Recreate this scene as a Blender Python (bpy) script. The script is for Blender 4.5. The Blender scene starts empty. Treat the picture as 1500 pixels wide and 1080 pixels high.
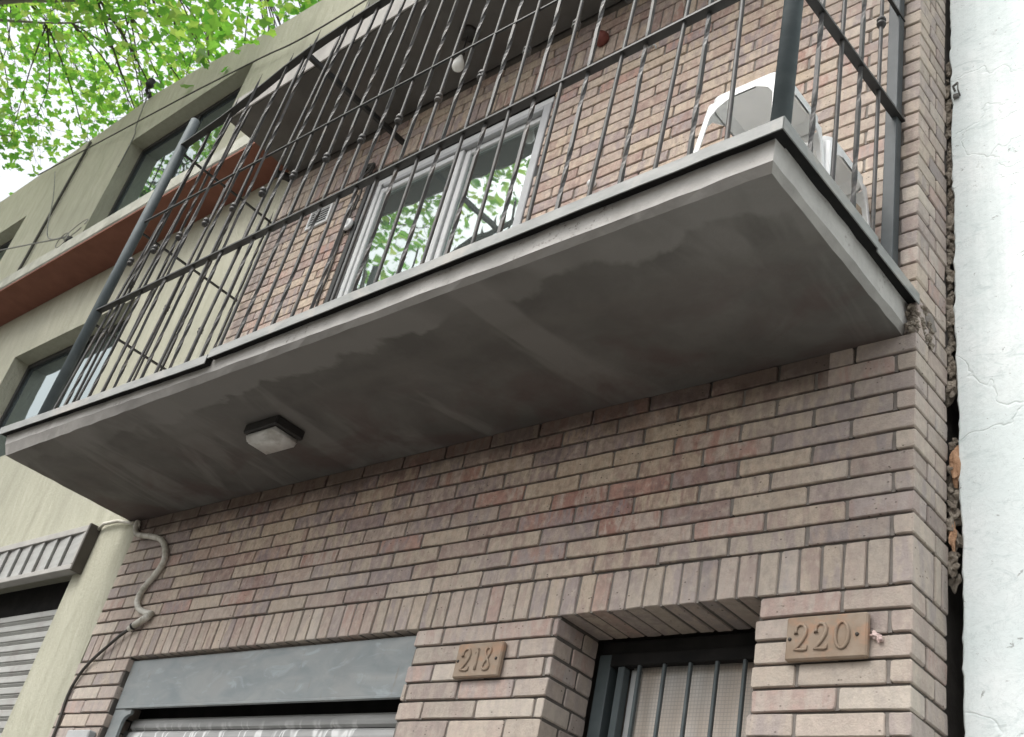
import bpy, bmesh, math, random
import numpy as np
from mathutils import Vector, Matrix

rnd = random.Random(7)
sc = bpy.context.scene
col = sc.collection

# ------------------------------------------------------------------ camera
cam_d = bpy.data.cameras.new('camera')
cam = bpy.data.objects.new('camera', cam_d)
col.objects.link(cam)
CAM = Vector((1.235, -2.776, 1.55))
RGT = Vector((0.74378, 0.63621, 0.20500))
DWN = Vector((-0.21670, 0.51964, -0.82645))
FWD = Vector((-0.63232, 0.57027, 0.52437))
m = Matrix.Identity(4)
for i in range(3):
    m[i][0] = RGT[i]; m[i][1] = -DWN[i]; m[i][2] = -FWD[i]; m[i][3] = CAM[i]
cam.matrix_world = m
cam_d.sensor_fit = 'HORIZONTAL'
cam_d.sensor_width = 36.0
cam_d.lens = 1604.92 / 1500 * 36.0
cam_d.dof.use_dof = True
cam_d.dof.focus_distance = 4.3
cam_d.dof.aperture_fstop = 7.0
cam_d.clip_start = 0.05
cam_d.clip_end = 500
sc.camera = cam
FPX = 1604.92

def proj(p):
    d = Vector(p) - CAM
    z = d.dot(FWD)
    if z < 0.05:
        return None
    return (750 + FPX * d.dot(RGT) / z, 540 + FPX * d.dot(DWN) / z, z)

# ------------------------------------------------------------------ world
SUN_EL, SUN_AZ = math.radians(58), math.radians(200)   # azimuth: clockwise from +y seen from above
w = bpy.data.worlds.new('World')
sc.world = w
w.use_nodes = True
nt = w.node_tree
nt.nodes.clear()
sky = nt.nodes.new('ShaderNodeTexSky')
sky.sky_type = 'NISHITA'
sky.sun_disc = False
sky.sun_elevation = SUN_EL
sky.sun_rotation = SUN_AZ
sky.dust_density = 6.0
sky.ozone_density = 1.0
sky.air_density = 1.2
hs = nt.nodes.new('ShaderNodeHueSaturation')
hs.inputs['Saturation'].default_value = 0.22
bg = nt.nodes.new('ShaderNodeBackground')
bg.inputs['Strength'].default_value = 0.13
wo = nt.nodes.new('ShaderNodeOutputWorld')
nt.links.new(sky.outputs[0], hs.inputs['Color'])
nt.links.new(hs.outputs[0], bg.inputs['Color'])
nt.links.new(bg.outputs[0], wo.inputs['Surface'])

sun_d = bpy.data.lights.new('sun', 'SUN')
sun_d.energy = 0.8
sun_d.angle = math.radians(40)
sun_d.color = (1.0, 0.965, 0.91)
sun = bpy.data.objects.new('sun', sun_d)
col.objects.link(sun)
sdir = Vector((math.sin(SUN_AZ) * math.cos(SUN_EL), math.cos(SUN_AZ) * math.cos(SUN_EL), math.sin(SUN_EL)))
sun.rotation_euler = sdir.to_track_quat('Z', 'Y').to_euler()
sun.location = (0, -6, 20)

sc.view_settings.view_transform = 'Standard'
sc.view_settings.look = 'None'
sc.view_settings.exposure = 1.25
sc.view_settings.gamma = 1.0
sc.view_settings.use_curve_mapping = False
sc.render.engine = 'CYCLES'
sc.cycles.max_bounces = 8
sc.cycles.diffuse_bounces = 5
sc.cycles.glossy_bounces = 4
sc.cycles.transparent_max_bounces = 12

# ------------------------------------------------------------------ node helpers
class NT:
    def __init__(s, name):
        s.m = bpy.data.materials.new(name)
        s.m.use_nodes = True
        s.t = s.m.node_tree
        s.t.nodes.clear()
        s.out = s.n('OutputMaterial')
    def n(s, kind, **kw):
        nd = s.t.nodes.new('ShaderNode' + kind)
        for k, v in kw.items():
            setattr(nd, k, v)
        return nd
    def l(s, a, b):
        s.t.links.new(a, b)
    def val(s, sock, v):
        if hasattr(v, 'links') or hasattr(v, 'is_output'):
            s.l(v, sock)
        else:
            sock.default_value = v
    def pos(s):
        return s.n('NewGeometry').outputs['Position']
    def mapping(s, scale, rot=(0, 0, 0), src=None):
        mp = s.n('Mapping')
        mp.inputs['Scale'].default_value = scale
        mp.inputs['Rotation'].default_value = rot
        s.l(src or s.pos(), mp.inputs['Vector'])
        return mp.outputs[0]
    def noise(s, vec, scale=5., detail=4., rough=.55, dist=0.):
        nz = s.n('TexNoise')
        nz.inputs['Scale'].default_value = scale
        nz.inputs['Detail'].default_value = detail
        nz.inputs['Roughness'].default_value = rough
        nz.inputs['Distortion'].default_value = dist
        s.l(vec, nz.inputs['Vector'])
        return nz.outputs['Fac']
    def ramp(s, fac, stops, interp='LINEAR'):
        r = s.n('ValToRGB')
        cr = r.color_ramp
        cr.interpolation = interp
        while len(cr.elements) > 1:
            cr.elements.remove(cr.elements[-1])
        first = True
        for p, c in stops:
            if isinstance(c, (int, float)):
                c = (c, c, c)
            e = cr.elements[0] if first else cr.elements.new(p)
            e.position = p
            e.color = (*c, 1)
            first = False
        s.l(fac, r.inputs[0])
        return r.outputs[0]
    def mix(s, fac, a, b, mode='MIX'):
        mx = s.n('Mix', data_type='RGBA', blend_type=mode)
        s.val(mx.inputs[0], fac)
        for sock, v in ((mx.inputs[6], a), (mx.inputs[7], b)):
            if isinstance(v, tuple):
                sock.default_value = (*v, 1)
            else:
                s.l(v, sock)
        return mx.outputs[2]
    def math(s, op, a, b=0.0):
        nd = s.n('Math', operation=op)
        s.val(nd.inputs[0], a)
        s.val(nd.inputs[1], b)
        return nd.outputs[0]
    def bump(s, h, strength=.3, dist=.01, normal=None):
        b = s.n('Bump')
        b.inputs['Strength'].default_value = strength
        b.inputs['Distance'].default_value = dist
        s.l(h, b.inputs['Height'])
        if normal:
            s.l(normal, b.inputs['Normal'])
        return b.outputs[0]
    def bsdf(s, color, rough=.8, metal=0., spec=.5, normal=None):
        b = s.n('BsdfPrincipled')
        if isinstance(color, tuple):
            b.inputs['Base Color'].default_value = (*color, 1)
        else:
            s.l(color, b.inputs['Base Color'])
        s.val(b.inputs['Roughness'], rough)
        b.inputs['Metallic'].default_value = metal
        b.inputs['Specular IOR Level'].default_value = spec
        if normal:
            s.l(normal, b.inputs['Normal'])
        s.l(b.outputs[0], s.out.inputs['Surface'])
        return b

def mat_brick():
    t = NT('weathered_brick')
    oi = t.n('ObjectInfo').outputs['Random']
    isl = t.n('NewGeometry').outputs['Random Per Island']
    r = t.math('FRACT', t.math('ADD', oi, isl))
    base = t.ramp(r, [(0, (0.402, 0.294, 0.241)), (.12, (0.455, 0.354, 0.270)), (.26, (0.344, 0.264, 0.241)), (.38, (0.468, 0.372, 0.282)), (.50, (0.371, 0.293, 0.250)),
                      (.60, (0.411, 0.248, 0.202)), (.68, (0.320, 0.261, 0.250)), (.78, (0.428, 0.316, 0.255)), (.90, (0.335, 0.184, 0.148)), (.94, (0.393, 0.305, 0.253))], 'CONSTANT')
    r2 = t.math('FRACT', t.math('MULTIPLY', r, 7.31))
    alt = t.ramp(r2, [(0, (0.508, 0.417, 0.324)), (.3, (0.295, 0.193, 0.168)), (.55, (0.455, 0.367, 0.312)), (.8, (0.287, 0.228, 0.226))], 'CONSTANT')
    off = t.n('CombineXYZ')
    t.l(t.math('MULTIPLY', r, 13.0), off.inputs[0])
    va = t.n('VectorMath', operation='ADD')
    t.l(t.pos(), va.inputs[0]); t.l(off.outputs[0], va.inputs[1])
    st = t.noise(t.mapping((19, 19, 4.5), src=va.outputs[0]), 1.0, 3, .65, .5)
    c = t.mix(t.ramp(st, [(.44, 0.), (.56, .9)]), base, alt)
    # blotches, pale salts
    bl = t.noise(t.mapping((1, 1, 1), src=va.outputs[0]), 26, 4, .65)
    c = t.mix(t.ramp(bl, [(.50, 0.), (.68, .6)]), c, (.53, .45, .36))
    mot = t.noise(t.mapping((1, 1, .75), src=va.outputs[0]), 34, 5, .7, .4)
    c = t.mix(.85, c, t.ramp(mot, [(.30, .62), (.50, 1.), (.70, 1.28)]), 'MULTIPLY')
    fine = t.noise(t.pos(), 160, 4, .7)
    c = t.mix(t.math('MULTIPLY', t.ramp(fine, [(.3, 1.), (.47, 0.)]), .35), c, (.15, .11, .10))
    # rain-washed zones go grey: low on the wall, at the corner and above the balcony
    sx = t.n('SeparateXYZ'); t.l(t.pos(), sx.inputs[0])
    big = t.noise(t.pos(), 1.3, 3, .5)
    bigo = t.math('MULTIPLY', t.math('SUBTRACT', big, .5), .9)
    low = t.ramp(t.math('ADD', sx.outputs[2], bigo), [(0, 1.), (.1, 1.), (1, 0.)])
    mr = t.n('MapRange'); t.l(t.math('ADD', sx.outputs[2], bigo), mr.inputs[0])
    for i, v in enumerate((3.45, 2.85, 0., 1.)): mr.inputs[i + 1].default_value = v
    mr2 = t.n('MapRange'); t.l(t.math('ADD', sx.outputs[0], bigo), mr2.inputs[0])
    for i, v in enumerate((-.75, -.05, 0., 1.)): mr2.inputs[i + 1].default_value = v
    mr3 = t.n('MapRange'); t.l(sx.outputs[2], mr3.inputs[0])
    for i, v in enumerate((3.8, 4.0, 0., .28)): mr3.inputs[i + 1].default_value = v
    mr4 = t.n('MapRange'); t.l(t.math('ADD', sx.outputs[0], bigo), mr4.inputs[0])
    for i, v in enumerate((-3.6, -4.5, 0., .8)): mr4.inputs[i + 1].default_value = v
    g = t.math('MAXIMUM', t.math('MAXIMUM', mr.outputs[0], mr2.outputs[0]), t.math('MAXIMUM', mr3.outputs[0], mr4.outputs[0]))
    gp = t.ramp(r, [(0, (0.475, 0.435, 0.390)), (.22, (0.396, 0.368, 0.341)), (.45, (0.515, 0.463, 0.405)), (.62, (0.460, 0.411, 0.375)), (.78, (0.342, 0.327, 0.306)), (.88, (0.540, 0.510, 0.463))], 'CONSTANT')
    c = t.mix(t.math('MULTIPLY', g, .55), c, gp)
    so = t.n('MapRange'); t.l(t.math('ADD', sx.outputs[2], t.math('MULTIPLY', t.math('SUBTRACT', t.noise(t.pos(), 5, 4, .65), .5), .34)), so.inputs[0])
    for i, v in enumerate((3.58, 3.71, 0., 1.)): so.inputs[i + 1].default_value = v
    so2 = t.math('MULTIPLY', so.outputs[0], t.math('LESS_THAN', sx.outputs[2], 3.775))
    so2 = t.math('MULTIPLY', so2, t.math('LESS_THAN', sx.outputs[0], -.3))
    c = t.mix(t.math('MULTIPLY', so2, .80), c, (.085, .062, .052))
    # dark pin holes
    vo = t.n('TexVoronoi'); vo.inputs['Scale'].default_value = 34
    t.l(t.mapping((1, 1, 1.6), src=va.outputs[0]), vo.inputs['Vector'])
    pit = t.ramp(vo.outputs['Distance'], [(.08, 1.), (.17, 0.)])
    pn = t.ramp(t.noise(t.pos(), 7, 2), [(.50, 0.), (.57, .8)])
    c = t.mix(t.math('MULTIPLY', pit, pn), c, (.05, .04, .035))
    h = t.math('ADD', t.math('MULTIPLY', t.noise(t.pos(), 42, 6, .75), 1.3), t.math('MULTIPLY', fine, .35))
    t.bsdf(c, .9, spec=.2, normal=t.bump(h, .75, .005))
    return t.m

def mat_noisy(name, c1, c2, scale=6., rough=.85, bump=.3, bdist=.004, bscale=40., stretch=(1, 1, 1), metal=0., spec=.4, c3=None, s3=2.5):
    t = NT(name)
    v = t.mapping(stretch)
    c = t.mix(t.ramp(t.noise(v, scale, 5, .6), [(.36, 0.), (.66, 1.)]), c1, c2)
    if c3:
        c = t.mix(t.ramp(t.noise(t.pos(), s3, 4, .65, .5), [(.52, 0.), (.66, .85)]), c, c3)
    t.bsdf(c, rough, metal, spec, t.bump(t.noise(v, bscale, 5, .65), bump, bdist))
    return t.m

def mat_plaster():
    t = NT('olive_plaster')
    v = t.mapping((1, 1, 1), rot=(0, math.radians(12), 0))
    v2 = t.n('Mapping'); v2.inputs['Scale'].default_value = (9, 9, 2.2); t.l(v, v2.inputs['Vector'])
    streak = t.noise(v2.outputs[0], 1.6, 5, .6, .8)
    c = t.mix(t.ramp(streak, [(.3, 0.), (.7, 1.)]), (.358, .353, .278), (.438, .432, .348))
    big = t.noise(t.pos(), .9, 4, .6)
    c = t.mix(t.ramp(big, [(.45, 0.), (.7, .6)]), c, (.345, .342, .275))
    # grime running down from the parapet
    sx = t.n('SeparateXYZ'); t.l(t.pos(), sx.inputs[0])
    run = t.noise(t.mapping((5, 5, .35)), 1.0, 4, .65)
    c = t.mix(t.math('MULTIPLY', t.ramp(run, [(.5, 0.), (.72, .5)]), .8), c, (.245, .245, .19))
    h = t.math('ADD', t.noise(v2.outputs[0], 3.5, 6, .7, .6), t.math('MULTIPLY', t.noise(t.pos(), 45, 5, .7), .7))
    t.bsdf(c, .93, spec=.15, normal=t.bump(h, .6, .012))
    return t.m

def mat_white_wall():
    t = NT('white_limewash')
    n1 = t.noise(t.pos(), 3, 5, .6)
    c = t.mix(t.ramp(n1, [(.4, 0.), (.65, 1.)]), (.72, .79, .785), (.80, .845, .84))
    n2 = t.noise(t.mapping((1, 1, 2.2)), 9, 6, .7, 1.2)
    c = t.mix(t.ramp(n2, [(.56, 0.), (.66, .6)]), c, (.53, .61, .605))
    run_ = t.noise(t.mapping((7, 7, .5)), 1.3, 5, .65, .3)
    c = t.mix(t.ramp(run_, [(.52, 0.), (.70, .45)]), c, (.55, .63, .62))
    pe = t.noise(t.mapping((1, 1, 1.2)), 13, 6, .78, 1.5)
    c = t.mix(t.ramp(t.math('ABSOLUTE', t.math('SUBTRACT', pe, .5)), [(.0, .5), (.012, 0.)]), c, (.42, .47, .47))
    # flaked spots and hairline cracks
    n3 = t.noise(t.mapping((1, 1, 1.4)), 21, 5, .72, .8)
    c = t.mix(t.ramp(n3, [(.645, 0.), (.67, .8)]), c, (.30, .32, .31))
    dv = t.n('VectorMath', operation='ADD')
    wv = t.n('TexNoise'); wv.inputs['Scale'].default_value = 4; wv.inputs['Detail'].default_value = 4
    t.l(t.pos(), wv.inputs['Vector'])
    t.l(t.pos(), dv.inputs[0])
    sc_ = t.n('VectorMath', operation='SCALE'); sc_.inputs['Scale'].default_value = .45
    t.l(wv.outputs['Color'], sc_.inputs[0]); t.l(sc_.outputs[0], dv.inputs[1])
    vo = t.n('TexVoronoi', feature='DISTANCE_TO_EDGE'); vo.inputs['Scale'].default_value = 1.1
    t.l(dv.outputs[0], vo.inputs['Vector'])
    crack = t.ramp(vo.outputs['Distance'], [(.0, 1.), (.006, 0.)])
    brk = t.ramp(t.noise(t.pos(), 3.3, 4), [(.58, 0.), (.63, .25)])
    c = t.mix(t.math('MULTIPLY', crack, brk), c, (.42, .44, .42))
    h = t.math('ADD', n1, t.math('MULTIPLY', t.noise(t.pos(), 30, 5, .7), .5))
    h = t.math('SUBTRACT', h, t.math('MULTIPLY', crack, .5))
    t.bsdf(c, .85, spec=.25, normal=t.bump(h, .5, .008))
    return t.m

def mat_soffit():
    t = NT('stained_concrete')
    sx = t.n('SeparateXYZ'); t.l(t.pos(), sx.inputs[0])
    n = t.noise(t.pos(), 2.6, 5, .6, .4)
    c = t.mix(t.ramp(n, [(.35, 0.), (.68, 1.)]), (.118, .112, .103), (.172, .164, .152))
    # board-mark bands across the slab and pale lime runs at the drip edge
    bands = t.noise(t.mapping((1.5, .55, 1)), 1.3, 4, .6, .9)
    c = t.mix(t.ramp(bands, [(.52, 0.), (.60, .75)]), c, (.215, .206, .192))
    edge = t.math('ADD', sx.outputs[1], t.math('MULTIPLY', t.math('SUBTRACT', t.noise(t.mapping((1, .8, 1)), 3.6, 4, .55, .5), .5), .30))
    mr = t.n('MapRange'); t.l(edge, mr.inputs[0])
    for i, v in enumerate((-.70, -.725, 0., 1.)): mr.inputs[i + 1].default_value = v
    c = t.mix(t.math('MULTIPLY', t.math('MULTIPLY', mr.outputs[0], t.ramp(t.noise(t.pos(), 1.7, 3), [(.38, .15), (.55, .9)])), .9), c, (.235, .227, .213))
    l2 = t.math('ADD', sx.outputs[1], t.math('MULTIPLY', t.math('SUBTRACT', t.noise(t.pos(), 3, 3), .5), .12))
    mr2 = t.n('MapRange'); t.l(t.math('ABSOLUTE', t.math('ADD', l2, .56)), mr2.inputs[0])
    for i, v in enumerate((.0, .05, .45, 0.)): mr2.inputs[i + 1].default_value = v
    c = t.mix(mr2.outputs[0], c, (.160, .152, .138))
    # reddish paint remains near the wall
    red = t.noise(t.mapping((1.2, 1.6, 1)), 1.9, 4, .6, .4)
    mr3 = t.n('MapRange'); t.l(sx.outputs[1], mr3.inputs[0])
    for i, v in enumerate((-.62, -.2, 0., .55)): mr3.inputs[i + 1].default_value = v
    c = t.mix(t.math('MULTIPLY', t.ramp(red, [(.48, 0.), (.62, 1.)]), mr3.outputs[0]), c, (.115, .078, .072))
    t.bsdf(c, .9, spec=.2, normal=t.bump(t.noise(t.pos(), 30, 6, .7), .4, .006))
    return t.m

def mat_fascia():
    t = NT('weathered_concrete_edge')
    n = t.noise(t.mapping((1, 1, 1.5)), 5, 6, .65, .3)
    c = t.mix(t.ramp(n, [(.35, 0.), (.66, 1.)]), (.37, .36, .342), (.50, .488, .465))
    drip = t.noise(t.mapping((9, 9, .8)), 1.2, 4, .6)
    c = t.mix(t.ramp(drip, [(.55, 0.), (.70, .6)]), c, (.36, .345, .325))
    spk = t.noise(t.pos(), 48, 4, .75)
    loc = t.ramp(t.noise(t.mapping((1, 1, .4)), 2.1, 3), [(.52, 0.), (.62, 1.)])
    c = t.mix(t.math('MULTIPLY', t.ramp(spk, [(.56, 0.), (.66, .85)]), loc), c, (.13, .11, .095))
    t.bsdf(c, .9, spec=.2, normal=t.bump(t.noise(t.pos(), 38, 6, .7), .5, .005))
    return t.m

def mat_glass(name, tint, gl=.42, dark=(.05, .075, .078)):
    t = NT(name)
    d = t.n('BsdfTransparent'); d.inputs[0].default_value = (*tint, 1)
    g = t.n('BsdfGlossy'); g.inputs['Roughness'].default_value = .02; g.inputs['Color'].default_value = (.86, .95, .93, 1)
    nrm = t.bump(t.noise(t.pos(), 2.2, 2, .5), .12, .02)
    t.l(nrm, g.inputs['Normal'])
    df = t.n('BsdfDiffuse'); df.inputs[0].default_value = (*dark, 1)
    m1 = t.n('MixShader'); m1.inputs[0].default_value = .35
    t.l(d.outputs[0], m1.inputs[1]); t.l(df.outputs[0], m1.inputs[2])
    lw = t.n('Fresnel'); lw.inputs['IOR'].default_value = 1.5
    f = t.math('MINIMUM', t.math('ADD', t.math('MULTIPLY', lw.outputs[0], 1.6), gl), 1.0)
    m2 = t.n('MixShader'); t.l(f, m2.inputs[0])
    t.l(m1.outputs[0], m2.inputs[1]); t.l(g.outputs[0], m2.inputs[2])
    t.l(m2.outputs[0], t.out.inputs['Surface'])
    return t.m

def mat_leaf(name, hue):
    t = NT(name)
    r = t.n('NewGeometry').outputs['Random Per Island']
    oi = t.n('ObjectInfo').outputs['Random']
    r = t.math('FRACT', t.math('ADD', r, oi))
    a = t.ramp(r, [(0, (.025, .08, .014)), (.5, (.045, .12, .02)), (1, (.08, .15, .03))])
    b = t.ramp(r, [(0, (.15, .46, .04)), (.45, (.30, .66, .07)), (.8, (.48, .78, .10)), (1, (.68, .82, .20))])
    d = t.n('BsdfDiffuse'); t.l(a, d.inputs[0])
    tr = t.n('BsdfTranslucent'); t.l(b, tr.inputs[0])
    g = t.n('BsdfGlossy'); g.inputs['Roughness'].default_value = .45; g.inputs['Color'].default_value = (.8, .85, .8, 1)
    m1 = t.n('MixShader'); m1.inputs[0].default_value = .55
    t.l(d.outputs[0], m1.inputs[1]); t.l(tr.outputs[0], m1.inputs[2])
    m2 = t.n('MixShader'); m2.inputs[0].default_value = .05
    t.l(m1.outputs[0], m2.inputs[1]); t.l(g.outputs[0], m2.inputs[2])
    t.l(m2.outputs[0], t.out.inputs['Surface'])
    return t.m

def mat_shutter_graffiti():
    t = NT('sprayed_grey_slats')
    n = t.noise(t.mapping((.8, 1, 6)), 4, 4)
    c = t.mix(t.ramp(n, [(.4, 0.), (.65, 1.)]), (.30, .305, .30), (.40, .405, .40))
    sp = t.noise(t.mapping((2.2, 1, .8), rot=(0, math.radians(24), 0)), 3.4, 1.5, .5, 1.1)
    sx = t.n('SeparateXYZ'); t.l(t.pos(), sx.inputs[0])
    mr = t.n('MapRange'); t.l(sx.outputs[2], mr.inputs[0])
    for i, v in enumerate((2.585, 2.53, 0., 1.)): mr.inputs[i + 1].default_value = v
    band = t.ramp(t.math('ABSOLUTE', t.math('SUBTRACT', sp, .52)), [(.012, 1.), (.045, 0.)])
    c = t.mix(t.math('MULTIPLY', t.math('MULTIPLY', band, mr.outputs[0]), .75), c, (.78, .79, .78))
    t.bsdf(c, .55, spec=.5, normal=t.bump(n, .15, .003))
    return t.m

def mat_frosted():
    t = NT('wired_frosted_glass')
    sx = t.n('SeparateXYZ'); t.l(t.pos(), sx.inputs[0])
    def grid(o, k):
        return t.ramp(t.math('ABSOLUTE', t.math('SUBTRACT', t.math('FRACT', t.math('MULTIPLY', o, k)), .5)), [(.05, 1.), (.14, 0.)])
    g = t.math('MAXIMUM', grid(sx.outputs[0], 75), grid(sx.outputs[2], 75))
    folds = t.noise(t.mapping((9, 1, .5)), 1.6, 3, .55, .4)
    c = t.mix(t.ramp(folds, [(.35, 0.), (.65, 1.)]), (.46, .44, .41), (.62, .60, .565))
    warm = t.ramp(t.noise(t.mapping((3, 1, 1.3)), 1.4, 2), [(.42, 0.), (.64, .55)])  # warm patches paint the light behind the pane into its colour
    c = t.mix(warm, c, (.47, .36, .26))
    c = t.mix(t.math('MULTIPLY', g, .45), c, (.25, .23, .21))
    t.bsdf(c, .35, spec=.5, normal=t.bump(g, .25, .002))
    return t.m

def mat_metal_panel():
    t = NT('painted_steel_panel')
    n = t.noise(t.mapping((1.2, 1, 3)), 3, 5, .6, .8)
    c = t.mix(t.ramp(n, [(.32, 0.), (.7, 1.)]), (.160, .186, .193), (.245, .260, .256))
    n2 = t.noise(t.mapping((1, 1, 2.5), rot=(0, .3, 0)), 6, 5, .6, 1.2)
    c = t.mix(t.ramp(n2, [(.56, 0.), (.70, .6)]), c, (.30, .35, .37))
    c = t.mix(t.ramp(t.noise(t.pos(), 2.2, 3), [(.52, 0.), (.68, .5)]), c, (.20, .20, .19))
    ru = t.noise(t.mapping((3, 1, .6)), 7, 5, .7, .4)
    c = t.mix(t.ramp(ru, [(.62, 0.), (.72, .6)]), c, (.16, .105, .075))
    t.bsdf(c, .5, spec=.5, normal=t.bump(n, .15, .006))
    return t.m

M = dict(
    brick=mat_brick(),
    mortar=mat_noisy('grey_mortar', (.085, .077, .069), (.13, .118, .106), 14, .95, .6, .004, 70),
    head=mat_noisy('pale_mortar', (.165, .148, .132), (.24, .218, .196), 14, .95, .6, .004, 70),
    soffit=mat_soffit(),
    upper_soffit=mat_noisy('dark_concrete', (.085, .080, .074), (.13, .124, .115), 2.2, .92, .4, .006, 30, c3=(.10, .088, .08), s3=1.6),  # evenly dark tone for the whole upper slab
    fascia=mat_fascia(),
    drip=mat_noisy('darker_concrete_drip_edge', (.235, .226, .212), (.33, .318, .298), 4, .9, .5, .005, 38, c3=(.36, .345, .32), s3=3),  # darker grey concrete than the fascia
    plaster=mat_plaster(),
    ledge_under=mat_noisy('red_brown_paint', (.175, .068, .044), (.215, .088, .058), 5, .85, .35, .004, 30),
    ledge_edge=mat_noisy('grey_ledge_render', (.36, .36, .31), (.47, .47, .41), 7, .9, .5, .005, 35, c3=(.26, .26, .22)),
    white=mat_white_wall(),
    iron=mat_noisy('dark_painted_iron', (.022, .022, .021), (.038, .037, .036), 30, .55, .35, .001, 160, spec=.5, c3=(.07, .06, .05), s3=11),
    post=mat_noisy('grey_green_pipe_paint', (.062, .078, .083), (.088, .106, .111), 9, .62, .15, .001, 90, spec=.25),
    wallpost=mat_noisy('blue_grey_flat_paint', (.036, .045, .049), (.052, .062, .066), 9, .6, .15, .001, 90, spec=.4),
    rail=mat_noisy('black_flat_bar_paint', (.014, .014, .014), (.024, .024, .023), 18, .5, .25, .001, 120),
    channel=mat_noisy('worn_grey_channel_paint', (.195, .203, .197), (.27, .276, .266), 8, .6, .3, .002, 60, stretch=(1, 1, 3), c3=(.32, .305, .28), s3=4),
    winalu=mat_noisy('grey_white_aluminium', (.44, .455, .455), (.52, .53, .53), 6, .4, .08, .001, 60),
    alu=mat_noisy('white_aluminium', (.62, .63, .63), (.70, .71, .71), 6, .4, .08, .001, 60),
    greyalu=mat_noisy('grey_aluminium', (.30, .31, .32), (.38, .39, .40), 6, .4, .08, .001, 60),
    black=mat_noisy('black_rubber', (.018, .018, .018), (.03, .03, .03), 9, .6, .2, .002, 60),
    void=mat_noisy('shade_black', (.016, .016, .016), (.026, .025, .024), 9, .9, .1, .002, 60, spec=.1),  # near-black that paints shade into gaps, slots and the door head
    glass=mat_glass('window_glass', (.55, .68, .66), .22, (.24, .275, .262)),
    sideglass=mat_glass('tinted_side_glass', (.30, .38, .40), .05, (.13, .165, .175)),
    curtain=mat_noisy('white_curtain', (.66, .67, .65), (.76, .77, .75), 3, .9, .2, .004, 12, stretch=(8, 8, .4)),
    interior=mat_noisy('dim_interior_paint', (.10, .125, .12), (.13, .15, .145), 3),
    plastic=mat_noisy('white_moulded_plastic', (.76, .78, .78), (.82, .83, .83), 5, .35, .05, .001, 40),
    panel=mat_metal_panel(),
    gshutter=mat_shutter_graffiti(),
    slat=mat_noisy('pale_grey_slats', (.28, .282, .266), (.36, .362, .345), 4, .5, .15, .002, 30, stretch=(.6, 1, 6), c3=(.27, .26, .245), s3=6),
    housing=mat_noisy('brown_grey_trim', (.30, .29, .27), (.37, .36, .335), 6, .6, .15, .002, 40),
    housing_side=mat_noisy('dark_brown_trim', (.060, .052, .044), (.085, .075, .065), 6, .6, .15, .002, 40),
    doorframe=mat_noisy('dark_teal_frame', (.060, .078, .082), (.09, .11, .115), 7, .5, .15, .002, 50),
    frosted=mat_frosted(),
    lampbase=mat_noisy('black_lamp_base', (.018, .017, .016), (.03, .028, .026), 12, .5, .1, .001, 60),
    lampglass=mat_noisy('dusty_opal_glass', (.52, .51, .48), (.66, .65, .62), 12, .35, .1, .002, 40, c3=(.42, .40, .36), s3=9),
    bulb=mat_noisy('opal_bulb', (.72, .72, .68), (.78, .78, .74), 5, .25, 0.02, .001, 30),
    terracotta=mat_noisy('worn_terracotta', (.265, .198, .142), (.325, .260, .200), 12, .8, .5, .002, 90, c3=(.38, .235, .155), s3=16),
    conduit=mat_noisy('dirty_white_conduit', (.50, .48, .41), (.64, .62, .56), 14, .6, .3, .002, 60, c3=(.33, .31, .25), s3=12),
    cable=mat_noisy('dark_cable', (.045, .042, .038), (.075, .07, .062), 20, .7, .2, .001, 60),
    greycable=mat_noisy('grey_cable', (.14, .14, .13), (.20, .20, .185), 20, .7, .2, .001, 60),
    rust=mat_noisy('dark_red_paint', (.13, .035, .028), (.19, .06, .048), 20, .6, .3, .002, 60),
    pink=mat_noisy('pinkish_putty', (.55, .40, .37), (.68, .56, .52), 60, .8, .5, .003, 120),
    rubble=mat_noisy('crumbled_mortar', (.21, .18, .145), (.34, .30, .245), 28, .95, .9, .012, 60, c3=(.16, .13, .10), s3=14),
    orange=mat_noisy('broken_orange_brick', (.42, .24, .14), (.52, .33, .21), 24, .95, .9, .01, 60),
    bark=mat_noisy('plane_bark', (.16, .15, .115), (.27, .25, .20), 5, .9, .5, .01, 18),
    twig=mat_noisy('twig_bark', (.055, .045, .035), (.09, .075, .06), 5, .9, .3, .01, 18),
    leaf=mat_leaf('plane_leaf', 0),
    pave=mat_noisy('pavement_cement', (.075, .072, .067), (.105, .10, .094), 2, .9, .3, .004, 30),
    kerb=mat_noisy('kerb_granite', (.26, .255, .25), (.34, .335, .33), 8, .85, .3, .004, 50),
    asphalt=mat_noisy('asphalt', (.05, .05, .05), (.075, .074, .072), 4, .9, .5, .004, 120),
    earth=mat_noisy('bare_ground', (.16, .14, .11), (.21, .19, .15), .4, .95, .3, .01, 9),
    steel=mat_noisy('galvanised_grey', (.34, .35, .35), (.42, .43, .43), 10, .5, .1, .001, 60),
)

# ------------------------------------------------------------------ object helpers
WLOC = {}

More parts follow.
